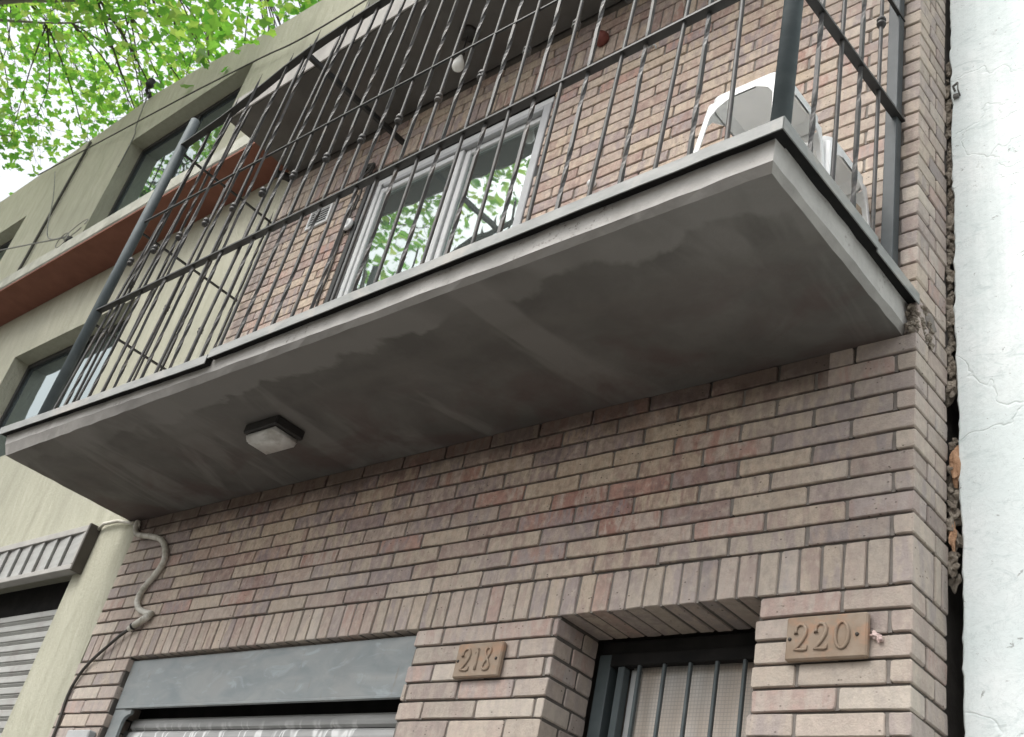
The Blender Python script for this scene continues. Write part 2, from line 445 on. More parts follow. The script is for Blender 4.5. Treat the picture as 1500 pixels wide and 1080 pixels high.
class MB:
    """collects plain geometry in world coordinates"""
    def __init__(s):
        s.v = []; s.f = []
    def add(s, vs, fs):
        o = len(s.v)
        s.v += [tuple(p) for p in vs]
        s.f += [tuple(i + o for i in f) for f in fs]
        return s
    def box(s, x0, x1, y0, y1, z0, z1):
        vs = [(x0, y0, z0), (x1, y0, z0), (x1, y1, z0), (x0, y1, z0), (x0, y0, z1), (x1, y0, z1), (x1, y1, z1), (x0, y1, z1)]
        return s.add(vs, [(3, 2, 1, 0), (4, 5, 6, 7), (0, 1, 5, 4), (1, 2, 6, 5), (2, 3, 7, 6), (3, 0, 4, 7)])
    def bbox(s, x0, x1, y0, y1, z0, z1, b=.004):
        """box with all edges chamfered"""
        b = min(b, (x1 - x0) * .45, (y1 - y0) * .45, (z1 - z0) * .45)
        bm = bmesh.new()
        bmesh.ops.create_cube(bm, size=1)
        for v in bm.verts:
            v.co = Vector(((x0 + x1) / 2 + v.co.x * (x1 - x0), (y0 + y1) / 2 + v.co.y * (y1 - y0), (z0 + z1) / 2 + v.co.z * (z1 - z0)))
        bmesh.ops.bevel(bm, geom=bm.edges[:], offset=b, segments=1, affect='EDGES', profile=.5)
        return s.from_bm(bm)
    def from_bm(s, bm):
        bm.verts.index_update()
        s.add([v.co[:] for v in bm.verts], [[v.index for v in f.verts] for f in bm.faces])
        bm.free()
        return s
    def tube(s, path, r, n=8, caps=True):
        P = [Vector(p) for p in path]
        rs = r if isinstance(r, (list, tuple)) else [r] * len(P)
        up = None
        rings = []
        for i, p in enumerate(P):
            t = (P[min(i + 1, len(P) - 1)] - P[max(i - 1, 0)]).normalized()
            if up is None:
                a = Vector((0, 0, 1)) if abs(t.z) < .9 else Vector((1, 0, 0))
                up = (a - t * a.dot(t)).normalized()
            else:
                up = (up - t * up.dot(t)).normalized()
            bi = t.cross(up)
            rings.append([p + (up * math.cos(2 * math.pi * k / n) + bi * math.sin(2 * math.pi * k / n)) * rs[i] for k in range(n)])
        vs = [q for rg in rings for q in rg]
        fs = []
        for i in range(len(P) - 1):
            for k in range(n):
                fs.append((i * n + k, i * n + (k + 1) % n, (i + 1) * n + (k + 1) % n, (i + 1) * n + k))
        if caps:
            fs.append(tuple(reversed(range(n))))
            fs.append(tuple((len(P) - 1) * n + k for k in range(n)))
        return s.add(vs, fs)
    def lathe(s, c, prof, n=16, axis=(0, 0, 1)):
        """prof: list of (radius, distance along axis) from c"""
        ax = Vector(axis).normalized()
        a = Vector((0, 0, 1)) if abs(ax.z) < .9 else Vector((1, 0, 0))
        u = (a - ax * a.dot(ax)).normalized(); w_ = ax.cross(u)
        c = Vector(c); vs = []
        for r, h in prof:
            for k in range(n):
                an = 2 * math.pi * k / n
                vs.append(c + ax * h + (u * math.cos(an) + w_ * math.sin(an)) * max(r, 1e-4))
        fs = []
        for i in range(len(prof) - 1):
            for k in range(n):
                fs.append((i * n + k, i * n + (k + 1) % n, (i + 1) * n + (k + 1) % n, (i + 1) * n + k))
        fs.append(tuple(reversed(range(n)))); fs.append(tuple((len(prof) - 1) * n + k for k in range(n)))
        return s.add(vs, fs)
    def strip(s, path, w_, y, t):
        """flat bar along a 2-D path in the x-z plane at depth y, height w_, thickness t in y"""
        vs = []
        for (x, z) in path:
            vs += [(x, y - t / 2, z - w_ / 2), (x, y + t / 2, z - w_ / 2), (x, y + t / 2, z + w_ / 2), (x, y - t / 2, z + w_ / 2)]
        fs = []
        for i in range(len(path) - 1):
            a, b = i * 4, i * 4 + 4
            for k in range(4):
                fs.append((a + k, a + (k + 1) % 4, b + (k + 1) % 4, b + k))
        e = (len(path) - 1) * 4
        fs += [(3, 2, 1, 0), (e, e + 1, e + 2, e + 3)]
        return s.add(vs, fs)

def link_mesh(name, me, loc, parent=None):
    o = bpy.data.objects.new(name, me)
    o.location = loc
    col.objects.link(o)
    WLOC[o] = Vector(loc)
    if parent:
        o.parent = parent
        o.matrix_parent_inverse = Matrix.Translation(-WLOC[parent])
    return o

def build(name, mb, mat, parent=None, smooth=False, origin=None, stuff=False, bevel=0.):
    v = np.array(mb.v, dtype=np.float64)
    c = Vector(origin) if origin else Vector(((v.min(0) + v.max(0)) / 2).tolist())
    me = bpy.data.meshes.new(name)
    me.from_pydata((v - np.array(c[:])).tolist(), [], mb.f)
    me.materials.append(mat)
    bm = bmesh.new(); bm.from_mesh(me)
    bmesh.ops.recalc_face_normals(bm, faces=bm.faces[:])
    bm.to_mesh(me); bm.free()
    if smooth:
        me.polygons.foreach_set('use_smooth', [True] * len(me.polygons))
    o = link_mesh(name, me, c, parent)
    if bevel:
        md = o.modifiers.new('bevel', 'BEVEL'); md.width = bevel; md.segments = 2; md.limit_method = 'ANGLE'
    if stuff:
        o['kind'] = 'stuff'
    return o

def thing(name, label, cat, loc, group=None):
    o = bpy.data.objects.new(name, None)
    o.empty_display_size = .2
    o.location = loc
    col.objects.link(o)
    WLOC[o] = Vector(loc)
    tag(o, label, cat, group)
    return o

def tag(o, label, cat, group=None):
    o['label'] = label; o['category'] = cat
    if group: o['group'] = group
    return o

def struct(o):
    o['kind'] = 'structure'
    return o

def grid_wall(xs, zs, y0, y1, holes):
    """boxes filling the grid of xs/zs except inside the holes; only outer faces"""
    mb = MB()
    def hole(x, z):
        return any(a < x < b and c < z < d for a, b, c, d in holes)
    nx, nz = len(xs) - 1, len(zs) - 1
    solid = [[not hole((xs[i] + xs[i + 1]) / 2, (zs[j] + zs[j + 1]) / 2) for j in range(nz)] for i in range(nx)]
    def S(i, j):
        return 0 <= i < nx and 0 <= j < nz and solid[i][j]
    for i in range(nx):
        for j in range(nz):
            if not solid[i][j]: continue
            a, b, c, d = xs[i], xs[i + 1], zs[j], zs[j + 1]
            mb.add([(a, y0, c), (b, y0, c), (b, y0, d), (a, y0, d)], [(0, 1, 2, 3)])
            mb.add([(a, y1, c), (b, y1, c), (b, y1, d), (a, y1, d)], [(3, 2, 1, 0)])
            if not S(i - 1, j): mb.add([(a, y0, c), (a, y0, d), (a, y1, d), (a, y1, c)], [(0, 1, 2, 3)])
            if not S(i + 1, j): mb.add([(b, y0, c), (b, y0, d), (b, y1, d), (b, y1, c)], [(3, 2, 1, 0)])
            if not S(i, j - 1): mb.add([(a, y0, c), (b, y0, c), (b, y1, c), (a, y1, c)], [(3, 2, 1, 0)])
            if not S(i, j + 1): mb.add([(a, y0, d), (b, y0, d), (b, y1, d), (a, y1, d)], [(0, 1, 2, 3)])
    return mb

# ================================================================== GROUND
mb = MB().add([(-150, -150, -.16), (150, -150, -.16), (150, 150, -.16), (-150, 150, -.16)], [(0, 1, 2, 3)])
struct(build('ground', mb, M['earth']))
mb = MB().box(-60, 60, -3.9, .6, -.15, 0)
struct(build('pavement', mb, M['pave']))
mb = MB().box(-60, 60, -4.1, -3.904, -.155, .004)
struct(build('kerb', mb, M['kerb']))
mb = MB().add([(-60, -12, -.135), (60, -12, -.135), (60, -4.11, -.135), (-60, -4.11, -.135)], [(0, 1, 2, 3)])
struct(build('road', mb, M['asphalt']))
mb = MB().box(-60, 60, -16, -12.01, -.15, 0)
struct(build('pavement', mb, M['pave']))

# ================================================================== BRICK HOUSE
house = thing('brick_house', 'narrow brick house with balcony, house numbers 218 and 220, between the olive and white houses', 'house', (-2.35, .1, 0))
ZS0, ZS1 = 2.898, 3.042          # lower upright course
ZU0, ZU1 = 6.088, 6.235          # upper upright course
XL_LO, XL_UP = -4.72, -4.62
GAR = (-4.195, -2.012, 0., ZS0)
DOOR = (-1.281, -.490, 0., ZS0)
WIN = (-3.60, -2.035, 3.9, 6.084)
MY = .0125
xs = sorted({XL_UP, GAR[0] - .004, GAR[1] + .004, DOOR[0] - .004, DOOR[1] + .004, WIN[0], WIN[1], -.010})
zs = [0., ZS0 + .004, 3.9, 6.084, 7.3]
holes = [(GAR[0] - .004, GAR[1] + .004, -1, ZS0 + .004), (DOOR[0] - .004, DOOR[1] + .004, -1, ZS0 + .004), (WIN[0], WIN[1], 3.9, 6.084)]
core = grid_wall(xs, zs, MY, .235, holes)
core.box(XL_LO, XL_UP, MY, .235, 0., 3.80)
core.box(-1.4, -.40, .36, .40, 0., 3.2)
core.box(XL_UP, -.05, .237, .9, 3.0, 3.85)
core.box(-.30, -.035, .2355, 2.0, 0., 3.70)
core.box(-.30, -.008, .2352, 2.0, 3.701, 7.3)
wall = build('wall', core, M['mortar'], house)

brick_mesh_cache = {}
def brick_geo(wd, hd, dp, r):
    """a brick in local coords: front face at y=0 facing -y, centred in x and z"""
    b = .0026
    x, z = wd / 2, hd / 2
    j = lambda a: r.uniform(-a, a)
    oc = [(-x + j(.002), -z + j(.0016)), (x + j(.002), -z + j(.0016)), (x + j(.002), z + j(.0016)), (-x + j(.002), z + j(.0016))]
    vs, fs = [], []
    # clipped corners and wavy edges make the arris look worn
    ring = []
    for k in range(4):
        p, q = Vector(oc[k]), Vector(oc[(k + 1) % 4])
        pr = Vector(oc[k - 1])
        c1 = r.uniform(.002, .007); c2 = r.uniform(.002, .007)
        ring.append(p + (pr - p).normalized() * c1)
        ring.append(p + (q - p).normalized() * c2)
        nrm_ = Vector(((q - p).y, -(q - p).x)).normalized()
        ring.append(p.lerp(q, r.uniform(.3, .7)) + nrm_ * r.uniform(-.0016, .0012))
    y0 = j(.0013)
    tilt = [j(.001) for _ in range(2)]
    front = []
    for p in ring:
        d = Vector((p.x, p.y)); sx_ = (x - b) / x; sz_ = (z - b) / z
        front.append((d.x * sx_, y0 + tilt[0] * d.x / x + tilt[1] * d.y / z, d.y * sz_))
    vs = front + [(p.x, b + .0005, p.y) for p in ring] + [(p.x, dp, p.y) for p in ring]
    n = len(ring)
    fs.append(tuple(range(n)))
    for i in range(n):
        k = (i + 1) % n
        fs.append((i, n + i, n + k, k)); fs.append((n + i, 2 * n + i, 2 * n + k, n + k))
    return vs, fs

def brick_mesh(wd, hd, dp):
    key = (round(wd, 3), round(hd, 3), round(dp, 3), rnd.randrange(5))
    if key not in brick_mesh_cache:
        vs, fs = brick_geo(wd, hd, dp, rnd)
        me = bpy.data.meshes.new('brick'); me.from_pydata(vs, [], [tuple(reversed(f)) for f in fs])
        me.materials.append(M['brick'])
        bm = bmesh.new(); bm.from_mesh(me); bmesh.ops.recalc_face_normals(bm, faces=bm.faces[:]); bm.to_mesh(me); bm.free()
        brick_mesh_cache[key] = me
    return brick_mesh_cache[key]

bricks = []        # (cx, cy, cz, w, h, depth, axis, name)
heads = MB()
CH, BH, HJ = .072, .0632, .0115
def in_hole(x0, x1, z0, z1, H):
    return x1 > H[0] + .002 and x0 < H[1] - .002 and z1 > H[2] + .002 and z0 < H[3] - .002

def free_spans(x0, x1, z0, z1, H):
    sp = [(x0, x1)]
    for h in H:
        nsp = []
        for a, b in sp:
            if not in_hole(a, b, z0, z1, h): nsp.append((a, b)); continue
            if a < h[0] - .012: nsp.append((a, h[0]))
            if b > h[1] + .012: nsp.append((h[1], b))
        sp = nsp
    return sp

def course(z, odd, xl, xr, H, zcap=None):
    h = BH
    if zcap and z + h > zcap: h = zcap - z
    if h < .02: return
    # joints at the right corner alternate between header and stretcher ends
    js = [xr]
    x = xr - (.0665 if odd else .211)
    while x > xl + .03:
        js.append(x); x -= .2765 + rnd.uniform(-.005, .005)
    js.append(xl)
    for a in range(len(js) - 1):
        b1, b0 = js[a], js[a + 1]
        if a > 0: b1 -= HJ / 2
        if a < len(js) - 2: b0 += HJ / 2
        for s0, s1 in free_spans(b0, b1, z, z + h, H):
            if s1 - s0 < .02: continue
            dp = .11
            first = (a == 0)
            if abs(s1 - DOOR[0]) < .001 or abs(s1 - GAR[0]) < .001: dp = .095 if odd else .142
            if abs(s0 - DOOR[1]) < .001: dp = .142 if odd else .095
            if first: dp = .142 if odd else .085
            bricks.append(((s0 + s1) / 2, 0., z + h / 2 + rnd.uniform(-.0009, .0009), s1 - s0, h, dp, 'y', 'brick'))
        if 0 < a + 1 < len(js) - 1:
            jx = js[a + 1]
            if 3.69 < z < 3.8: continue
            if not any(in_hole(jx - .01, jx + .01, z, z + h, hh) for hh in H):
                heads.box(jx - HJ / 2 - .001, jx + HJ / 2 + .001, (.0075 if jx < -.9 else .0055), .03, z - .0005, z + h + .0005)
    # return side (plane x = 0): second brick behind the corner one
    d1 = .142 if odd else .085
    yb = .238 + rnd.uniform(-.012, .006)
    bricks.append((0., (d1 + HJ + yb) / 2, z + h / 2, yb - d1 - HJ, h, .09, 'x', 'return_brick'))

def reveal(xf, sgn, z, odd, y1):
    """bricks on the side of an opening, face at x = xf looking along sgn"""
    a = .142 if odd else .095
    bricks.append((xf, (a + HJ + y1) / 2, z + BH / 2, y1 - a - HJ, BH, .09, 'x+' if sgn > 0 else 'x-', 'reveal_brick'))

# lower wall below the upright course
k = 0
z = ZS0 - CH
while z > -.02:
    course(max(z, 0), k % 2 == 1, XL_LO, 0., [GAR, DOOR])
    reveal(DOOR[0], 1, max(z, 0), k % 2 == 0, .234)
    reveal(DOOR[1], -1, max(z, 0), k % 2 == 1, .234)
    if z < 2.9: reveal(GAR[0], 1, max(z, 0), k % 2 == 0, .20)
    z -= CH; k += 1
# from the lower upright course to the slab
k = 0
z = ZS1 + .0095
while z < 3.757:
    course(z, k % 2 == 0, XL_LO, 0., [], 3.762)
    z += CH; k += 1
zlast = z
# return corner beside the slab end and upper wall
k = 0
while z < ZU0 - .02:
    zz = z
    H = [WIN]
    if zz < 3.90: H = H + [(-9, -.055, 3.6, 3.905)]
    course(zz, k % 2 == 0, XL_UP, 0., H, ZU0 - .008)
    z += CH; k += 1
z = ZU1 + .0095; k = 0
while z < 7.25:
    course(z, k % 2 == 0, XL_UP, 0., [(-9, 0.0, 6.52, 6.75)], 7.3)
    z += CH; k += 1
# upright courses
def soldiers(z0, z1, xl, xr, dep):
    x = xr
    while x > xl + .03:
        wd = rnd.uniform(.0615, .0655)
        if x - wd < xl: wd = x - xl
        d = dep(x - wd / 2)
        bricks.append((x - wd / 2, rnd.uniform(-.0015, .0015), (z0 + z1) / 2, wd, z1 - z0, d, 'y', 'soldier_brick'))
        x -= wd
        heads.box(x - .0105, x + .0015, .006, .03, z0, z1 - .002)
        x -= .009
soldiers(ZS0, ZS1, XL_LO, 0., lambda x: .236 if DOOR[0] < x < DOOR[1] else .14)
soldiers(ZU0, ZU1, XL_UP, 0., lambda x: .14)
for i in range(2):
    y = .142 + .009 + i * .05
    bricks.append((0., y + .021, (ZS0 + ZS1) / 2, .042, ZS1 - ZS0, .09, 'x', 'soldier_brick'))

def rot_of(ax):
    return {'y': 0., 'x': math.pi / 2, 'x+': math.pi / 2, 'x-': -math.pi / 2}[ax]

def vis_area(b):
    p = proj((b[0], b[1], b[2]))
    if not p or not (-25 < p[0] < 1525 and -20 < p[1] < 1100): return 0
    n = Vector((0, -1, 0)) if b[6] == 'y' else (Vector((-1, 0, 0)) if b[6] == 'x-' else Vector((1, 0, 0)))
    v = CAM - Vector(b[:3])
    cs = n.dot(v.normalized())
    if cs <= 0: return 0
    # hidden behind the balcony slab
    if b[6] == 'y' and b[0] < -.05 and v.length > 0:
        zz = 3.762
        tz = (zz - CAM.z) / (b[2] - CAM.z) if b[2] > zz else 9
        if tz < 1:
            yy = CAM.y + (b[1] - CAM.y) * tz
            if yy > -.86: return 0
    return b[3] * b[4] * cs * (FPX / p[2]) ** 2

for kind, limit in (('brick', 300), ('soldier_brick', 150), ('return_brick', 60), ('reveal_brick', 30)):
    L = [b for b in bricks if b[7] == kind]
    L.sort(key=vis_area, reverse=True)
    rest = MB()
    for i, b in enumerate(L):
        if i < limit and vis_area(b) > 0:
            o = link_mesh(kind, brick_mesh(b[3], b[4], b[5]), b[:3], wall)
            o.rotation_euler = (0, 0, rot_of(b[6]))
        else:
            vs, fs = brick_geo(b[3], b[4], b[5], rnd)
            a = rot_of(b[6]); ca, sa = math.cos(a), math.sin(a)
            rest.add([(b[0] + v[0] * ca - v[1] * sa, b[1] + v[0] * sa + v[1] * ca, b[2] + v[2]) for v in vs], fs)
    if rest.v:
        build('remaining_' + kind + 's', rest, M['brick'], wall, stuff=True)
build('head_joint_mortar', heads, M['head'], wall, stuff=True)
# soldier underside over the door already reaches back 0.236 m

# ------------------------------------------------------------------ balcony slab
def lin(pts_, x):
    if x >= pts_[0][0]: return pts_[0][1]
    for (a, za), (b, zb) in zip(pts_, pts_[1:]):
        if b <= x <= a: return za + (zb - za) * (x - a) / (b - a)
    return pts_[-1][1]
EDGE_LOW = [(0, 3.785), (-1.1, 3.778), (-2.75, 3.786), (-4.83, 3.826)]
EDGE_TOP = [(0, 3.886), (-1.1, 3.869), (-2.70, 3.860), (-2.85, 3.841), (-4.87, 3.916)]
def ring_pts(xl, xr, yf, zl, zr, yb=.004, n=60, jit=.0022, prof=None):
    pts = []
    m_ = 14
    for i in range(m_ + 1):                                  # left side, back to front
        pts.append((xl, yb + (yf - yb) * i / m_, zl))
    for i in range(1, n + 1):
        f = i / n
        pts.append((xl + (xr - xl) * f, yf, lin(prof, xl + (xr - xl) * f) if prof else zl + (zr - zl) * f))
    for i in range(1, m_ + 1):
        pts.append((xr, yf + (yb - yf) * i / m_, zr))
    return [(x + rnd.uniform(-jit, jit), y + (rnd.uniform(-jit, jit) if y < yb - .001 else 0), z_ + rnd.uniform(-jit, jit) * .8) for x, y, z_ in pts]
rings = [ring_pts(-4.805, -.048, -.846, 3.762, 3.762),
         ring_pts(-4.825, -.031, -.868, 3.826, 3.785, prof=EDGE_LOW),
         ring_pts(-4.878, -.028, -.872, 3.916, 3.880, prof=EDGE_TOP)]
ms = MB()
n = len(rings[0])
ms.add(rings[0], [tuple(range(n))])
slab = build('balcony_slab', ms, M['soffit'], house)
ms = MB()
ms.add(rings[1] + rings[2], [(i, i + 1, n + i + 1, n + i) for i in range(n - 1)])
ms.add(rings[2], [tuple(reversed(range(n)))])
build('slab_edge', ms, M['fascia'], slab)
build('drip_edge', MB().add(rings[0] + rings[1], [(i, i + 1, n + i + 1, n + i) for i in range(n - 1)]), M['drip'], slab)
# upper slab
ms = MB().bbox(-4.63, .03, -.60, .004, 6.52, 6.72, .008)
up = build('roof_slab', ms, M['upper_soffit'], house)
ms = MB().bbox(-4.632, .032, -.612, -.6015, 6.521, 6.722, .003)
build('slab_edge', ms, M['drip'], up)

# ------------------------------------------------------------------ balcony window
win = build('window', MB().bbox(-3.47, -2.042, .0, .07, 5.905, 5.95, .003), M['winalu'], house)
def wpart(name, mat, *a, b=.004):
    return build(name, MB().bbox(*a, b), mat, win)
wpart('track', M['greyalu'], -3.40, -2.10, -.004, .05, 5.872, 5.903)
wpart('jamb', M['winalu'], -3.468, -3.43, -.002, .06, 3.91, 5.904)
wpart('jamb', M['greyalu'], -2.10, -2.044, -.004, .06, 3.91, 5.904)
wpart('sash_stile', M['winalu'], -3.428, -3.392, .008, .045, 3.96, 5.870)
wpart('sash_stile', M['winalu'], -2.748, -2.708, .008, .045, 3.96, 5.870)
wpart('sash_stile', M['winalu'], -2.702, -2.660, .024, .060, 3.96, 5.868)
wpart('sash_stile', M['winalu'], -2.130, -2.101, .024, .060, 3.96, 5.868)
wpart('sash_rail', M['winalu'], -3.391, -2.749, .009, .044, 5.828, 5.869)
wpart('sash_rail', M['winalu'], -2.659, -2.131, .025, .059, 5.828, 5.867)
wpart('sash_rail', M['winalu'], -3.391, -2.749, .009, .044, 3.96, 4.02)
wpart('sash_rail', M['winalu'], -2.659, -2.131, .025, .059, 3.96, 4.02)
build('pane', MB().box(-3.394, -2.746, .024, .029, 4.01, 5.83), M['glass'], win)
build('pane', MB().box(-2.662, -2.128, .040, .045, 4.01, 5.83), M['glass'], win)
# shutter guide and dark post left of it
wpart('shutter_guide', M['black'], -3.585, -3.545, -.006, .04, 3.92, 5.96)
wpart('shutter_guide', M['greyalu'], -3.535, -3.508, -.002, .05, 3.92, 5.955)
wpart('shutter_guide', M['black'], -3.503, -3.474, .005, .06, 3.92, 5.955)
build('shutter_slot', MB().box(-3.595, -2.038, .075, .12, 5.952, 6.083), M['void'], win)  # black sheet paints the shade inside the recess over the window
# room behind
rm = MB()
rm.add([(-3.62, .236, 3.86), (-2.02, .236, 3.86), (-2.02, .236, 6.1), (-3.62, .236, 6.1), (-3.62, 1.6, 3.86), (-2.02, 1.6, 3.86), (-2.02, 1.6, 6.1), (-3.62, 1.6, 6.1)],
       [(4, 5, 6, 7), (0, 4, 7, 3), (1, 2, 6, 5), (0, 1, 5, 4), (3, 7, 6, 2)])
build('room', rm, M['interior'], win)
cu = MB()
N = 40
pts = [(-2.37 + .26 * i / N, .12 + .022 * math.sin(i * .95) + .008 * math.sin(i * 2.3)) for i in range(N + 1)]
cu.add([(x, y, 3.97) for x, y in pts] + [(x, y, 5.82) for x, y in pts], [(i, i + 1, N + 2 + i, N + 1 + i) for i in range(N)])
build('curtain', cu, M['curtain'], win, smooth=True)

# white vent grille left of the window
vent = build('vent_grille', MB().bbox(-4.135, -4.118, -.012, .004, 5.79, 5.955, .002).bbox(-3.925, -3.905, -.012, .004, 5.79, 5.955, .002)
             .bbox(-4.117, -3.926, -.012, .004, 5.938, 5.955, .002).bbox(-4.117, -3.926, -.012, .004, 5.79, 5.805, .002), M['alu'], house)
build('vent_back', MB().box(-4.117, -3.926, -.003, .002, 5.806, 5.937), M['black'], vent)
for i in range(6):
    zc = 5.817 + i * .022
    l_ = MB().add([(-4.117, -.011, zc - .006), (-3.926, -.011, zc - .006), (-3.926, -.004, zc + .008), (-4.117, -.004, zc + .008),
                   (-4.117, -.009, zc - .008), (-3.926, -.009, zc - .008), (-3.926, -.002, zc + .006), (-4.117, -.002, zc + .006)],
                  [(0, 1, 2, 3), (7, 6, 5, 4), (0, 4, 5, 1), (3, 2, 6, 7)])
    build('louvre', l_, M['alu'], vent)

# ------------------------------------------------------------------ garage front
gar = build('garage_door', MB().box(GAR[0], GAR[1], .13, .16, 0., 2.55), M['gshutter'], house)
pn = MB().bbox(GAR[0] + .004, GAR[1] - .004, .030, .046, 2.632, 2.886, .003)
build('steel_lintel_panel', pn, M['panel'], gar)
build('panel_flange', MB().bbox(GAR[0] + .10, GAR[1] - .004, .022, .0295, 2.630, 2.642, .002), M['panel'], gar)
build('dark_slot', MB().box(GAR[0] + .003, GAR[1] - .003, .175, .20, 2.40, 2.90), M['void'], gar)  # black sheet paints the shade in the slot above the slats
# guide with rounded shoulder at upper left
gd = MB()
arc = [(-4.191, 0.), (-4.191, 2.629)]
outer = [(-4.191, 2.629), (-4.03, 2.629)] + [(-4.03 - .055 * math.sin(a), 2.56 + .045 * math.cos(a)) for a in [i * math.pi / 16 for i in range(9)]] + [(-4.085, 0.), (-4.191, 0.)]
nn = len(outer)
gd.add([(x, .034, z_) for x, z_ in outer] + [(x, .05, z_) for x, z_ in outer], [tuple(range(nn)), tuple(reversed(range(nn, 2 * nn)))] + [(i, nn + i, nn + (i + 1) % nn, (i + 1) % nn) for i in range(nn)])
build('shutter_guide', gd, M['panel'], gar)
z = 2.607
k = 0
while z > 1.9:
    h = .062
    y = .105
    s_ = MB().add([(GAR[0] + .09, y + .012, z), (GAR[1] - .005, y + .012, z), (GAR[1] - .005, y, z - .012), (GAR[0] + .09, y, z - .012),
                   (GAR[1] - .005, y - .003, z - h * .55), (GAR[0] + .09, y - .003, z - h * .55),
                   (GAR[1] - .005, y, z - h + .014), (GAR[0] + .09, y, z - h + .014), (GAR[1] - .005, y + .015, z - h + .004), (GAR[0] + .09, y + .015, z - h + .004)],
                  [(0, 1, 2, 3), (3, 2, 4, 5), (5, 4, 6, 7), (7, 6, 8, 9)])
    build('slat', s_, M['gshutter'], gar)
    z -= h; k += 1
# small box on the brick pier
jb = MB().bbox(-4.44, -4.215, -.045, -.001, 2.30, 2.503, .006)
tag(build('meter_box', jb, M['steel']), 'small grey box on the brick pier at the left of the garage door', 'utility box')

# ------------------------------------------------------------------ entrance door with bars
door = build('door', MB().bbox(-1.276, -1.222, .246, .30, 0., 2.845, .003).bbox(-.560, -.494, .246, .30, 0., 2.845, .003), M['doorframe'], house)
build('door_header', MB().box(-1.276, -.494, .262, .30, 2.842, 2.896), M['void'], door)  # shadow at the door head put into the black colour
build('frame_bar', MB().bbox(-1.222, -.56, .2445, .28, 2.80, 2.845, .003), M['void'], door)
build('frame_bar', MB().bbox(-1.188, -1.160, .250, .29, 0., 2.80, .003), M['doorframe'], door)
build('pane', MB().box(-1.158, -.562, .305, .312, 0.6, 2.835), M['frosted'], door)
build('frame_bar', MB().bbox(-1.156, -1.118, .29, .304, .6, 2.80, .002), M['steel'], door)
for i in range(6):
    x = -1.094 + i * .1058
    build('door_bar', MB().bbox(x - .0062, x + .0062, .2455, .260, .6, 2.80, .002), M['doorframe'], door)
build('door_leaf', MB().bbox(-1.158, -.562, .27, .31, 0., .6, .004), M['doorframe'], door)

# ================================================================== OLIVE PLASTER HOUSE (left)
lh = thing('plaster_house', 'olive plaster house with deep windows and a red brown ledge, left of the brick house', 'house', (-9, .3, 0))
roof = [(-4.70, 8.98), (-5.5, 9.03), (-6.2, 9.10), (-7.0, 9.24), (-7.7, 9.38), (-8.5, 9.475), (-9.8, 9.46), (-11.3, 9.47), (-14, 9.5), (-22, 9.5)]
W_UP = (-8.50, -6.32, 7.0, 8.735)
W_LO = (-8.50, -6.34, 4.745, 5.975)
F_UP = (-12.95, -10.76, 7.0, 8.62)
F_LO = (-12.95, -10.76, 4.745, 5.975)
SHOP = (-8.2, -5.30, 0., 3.545)
holes = [W_UP, W_LO, F_UP, F_LO, SHOP]
xs = sorted({-22., XL_LO - .003} | {h[0] for h in holes} | {h[1] for h in holes})
zs = sorted({0., 8.735, 4.745, 5.975, 7., 8.62, 3.545})
lw = grid_wall(xs, zs, 0.004, .40, [(h[0], h[1], h[2] - (1 if h[2] == 0 else 0), h[3]) for h in holes])
# parapet with its uneven top
pr = []
for (x, z_) in roof:
    pr.append((x, z_))
vs = []
for x, z_ in pr:
    vs += [(x, .004, 8.735), (x, .004, z_), (x, .40, z_ + .01), (x, .40, 8.735)]
fs = []
for i in range(len(pr) - 1):
    a, b = i * 4, i * 4 + 4
    fs += [(a, b, b + 1, a + 1), (a + 1, b + 1, b + 2, a + 2), (a + 2, b + 2, b + 3, a + 3)]
fs += [(0, 1, 2, 3)]
lw.add(vs, fs)
lw.add([(W_UP[0], .004, 8.735), (W_UP[1], .004, 8.735), (W_UP[1], .40, 8.735), (W_UP[0], .40, 8.735)], [(0, 1, 2, 3)])
lw.box(XL_LO - .003, XL_UP - .001, .0045, .395, 3.9, 8.73)
lwall = build('wall', lw, M['plaster'], lh)
build('roof', MB().box(-22, -4.7, .405, 9., 8.6, 8.9), M['ledge_edge'], lh)
build('rear_wall', MB().box(-22, -4.75, 1.2, 9., 0., 8.55), M['interior'], lh)
# ledge
ld = build('ledge', MB().bbox(-22, XL_UP - .03, -.335, .003, 6.62, 6.775, .012), M['ledge_edge'], lh)
build('ledge_underside', MB().box(-22, XL_UP - .031, -.325, .002, 6.596, 6.6185), M['ledge_under'], ld)
# windows
def side_window(W):
    x0, x1, z0, z1 = W
    f = build('window', MB().bbox(x0 + .001, x0 + .045, .145, .20, z0, z1 - .001, .003).bbox(x1 - .045, x1 - .001, .145, .20, z0, z1 - .001, .003)
              .bbox(x0 + .046, x1 - .046, .145, .20, z1 - .05, z1 - .001, .003).bbox(x0 + .046, x1 - .046, .145, .20, z0, z0 + .05, .003), M['black'], lh)
    xm = (x0 + x1) / 2
    build('mullion', MB().bbox(xm - .03, xm + .03, .150, .195, z0 + .051, z1 - .051, .003), M['black'], f)
    build('pane', MB().box(x0 + .046, xm - .031, .170, .175, z0 + .051, z1 - .051), M['sideglass'], f)
    build('pane', MB().box(xm + .031, x1 - .046, .170, .175, z0 + .051, z1 - .051), M['sideglass'], f)
    build('room', MB().box(x0 + .05, x1 - .05, .5, .52, z0, z1), M['interior'], f)
for W in (W_UP, W_LO, F_UP, F_LO): side_window(W)
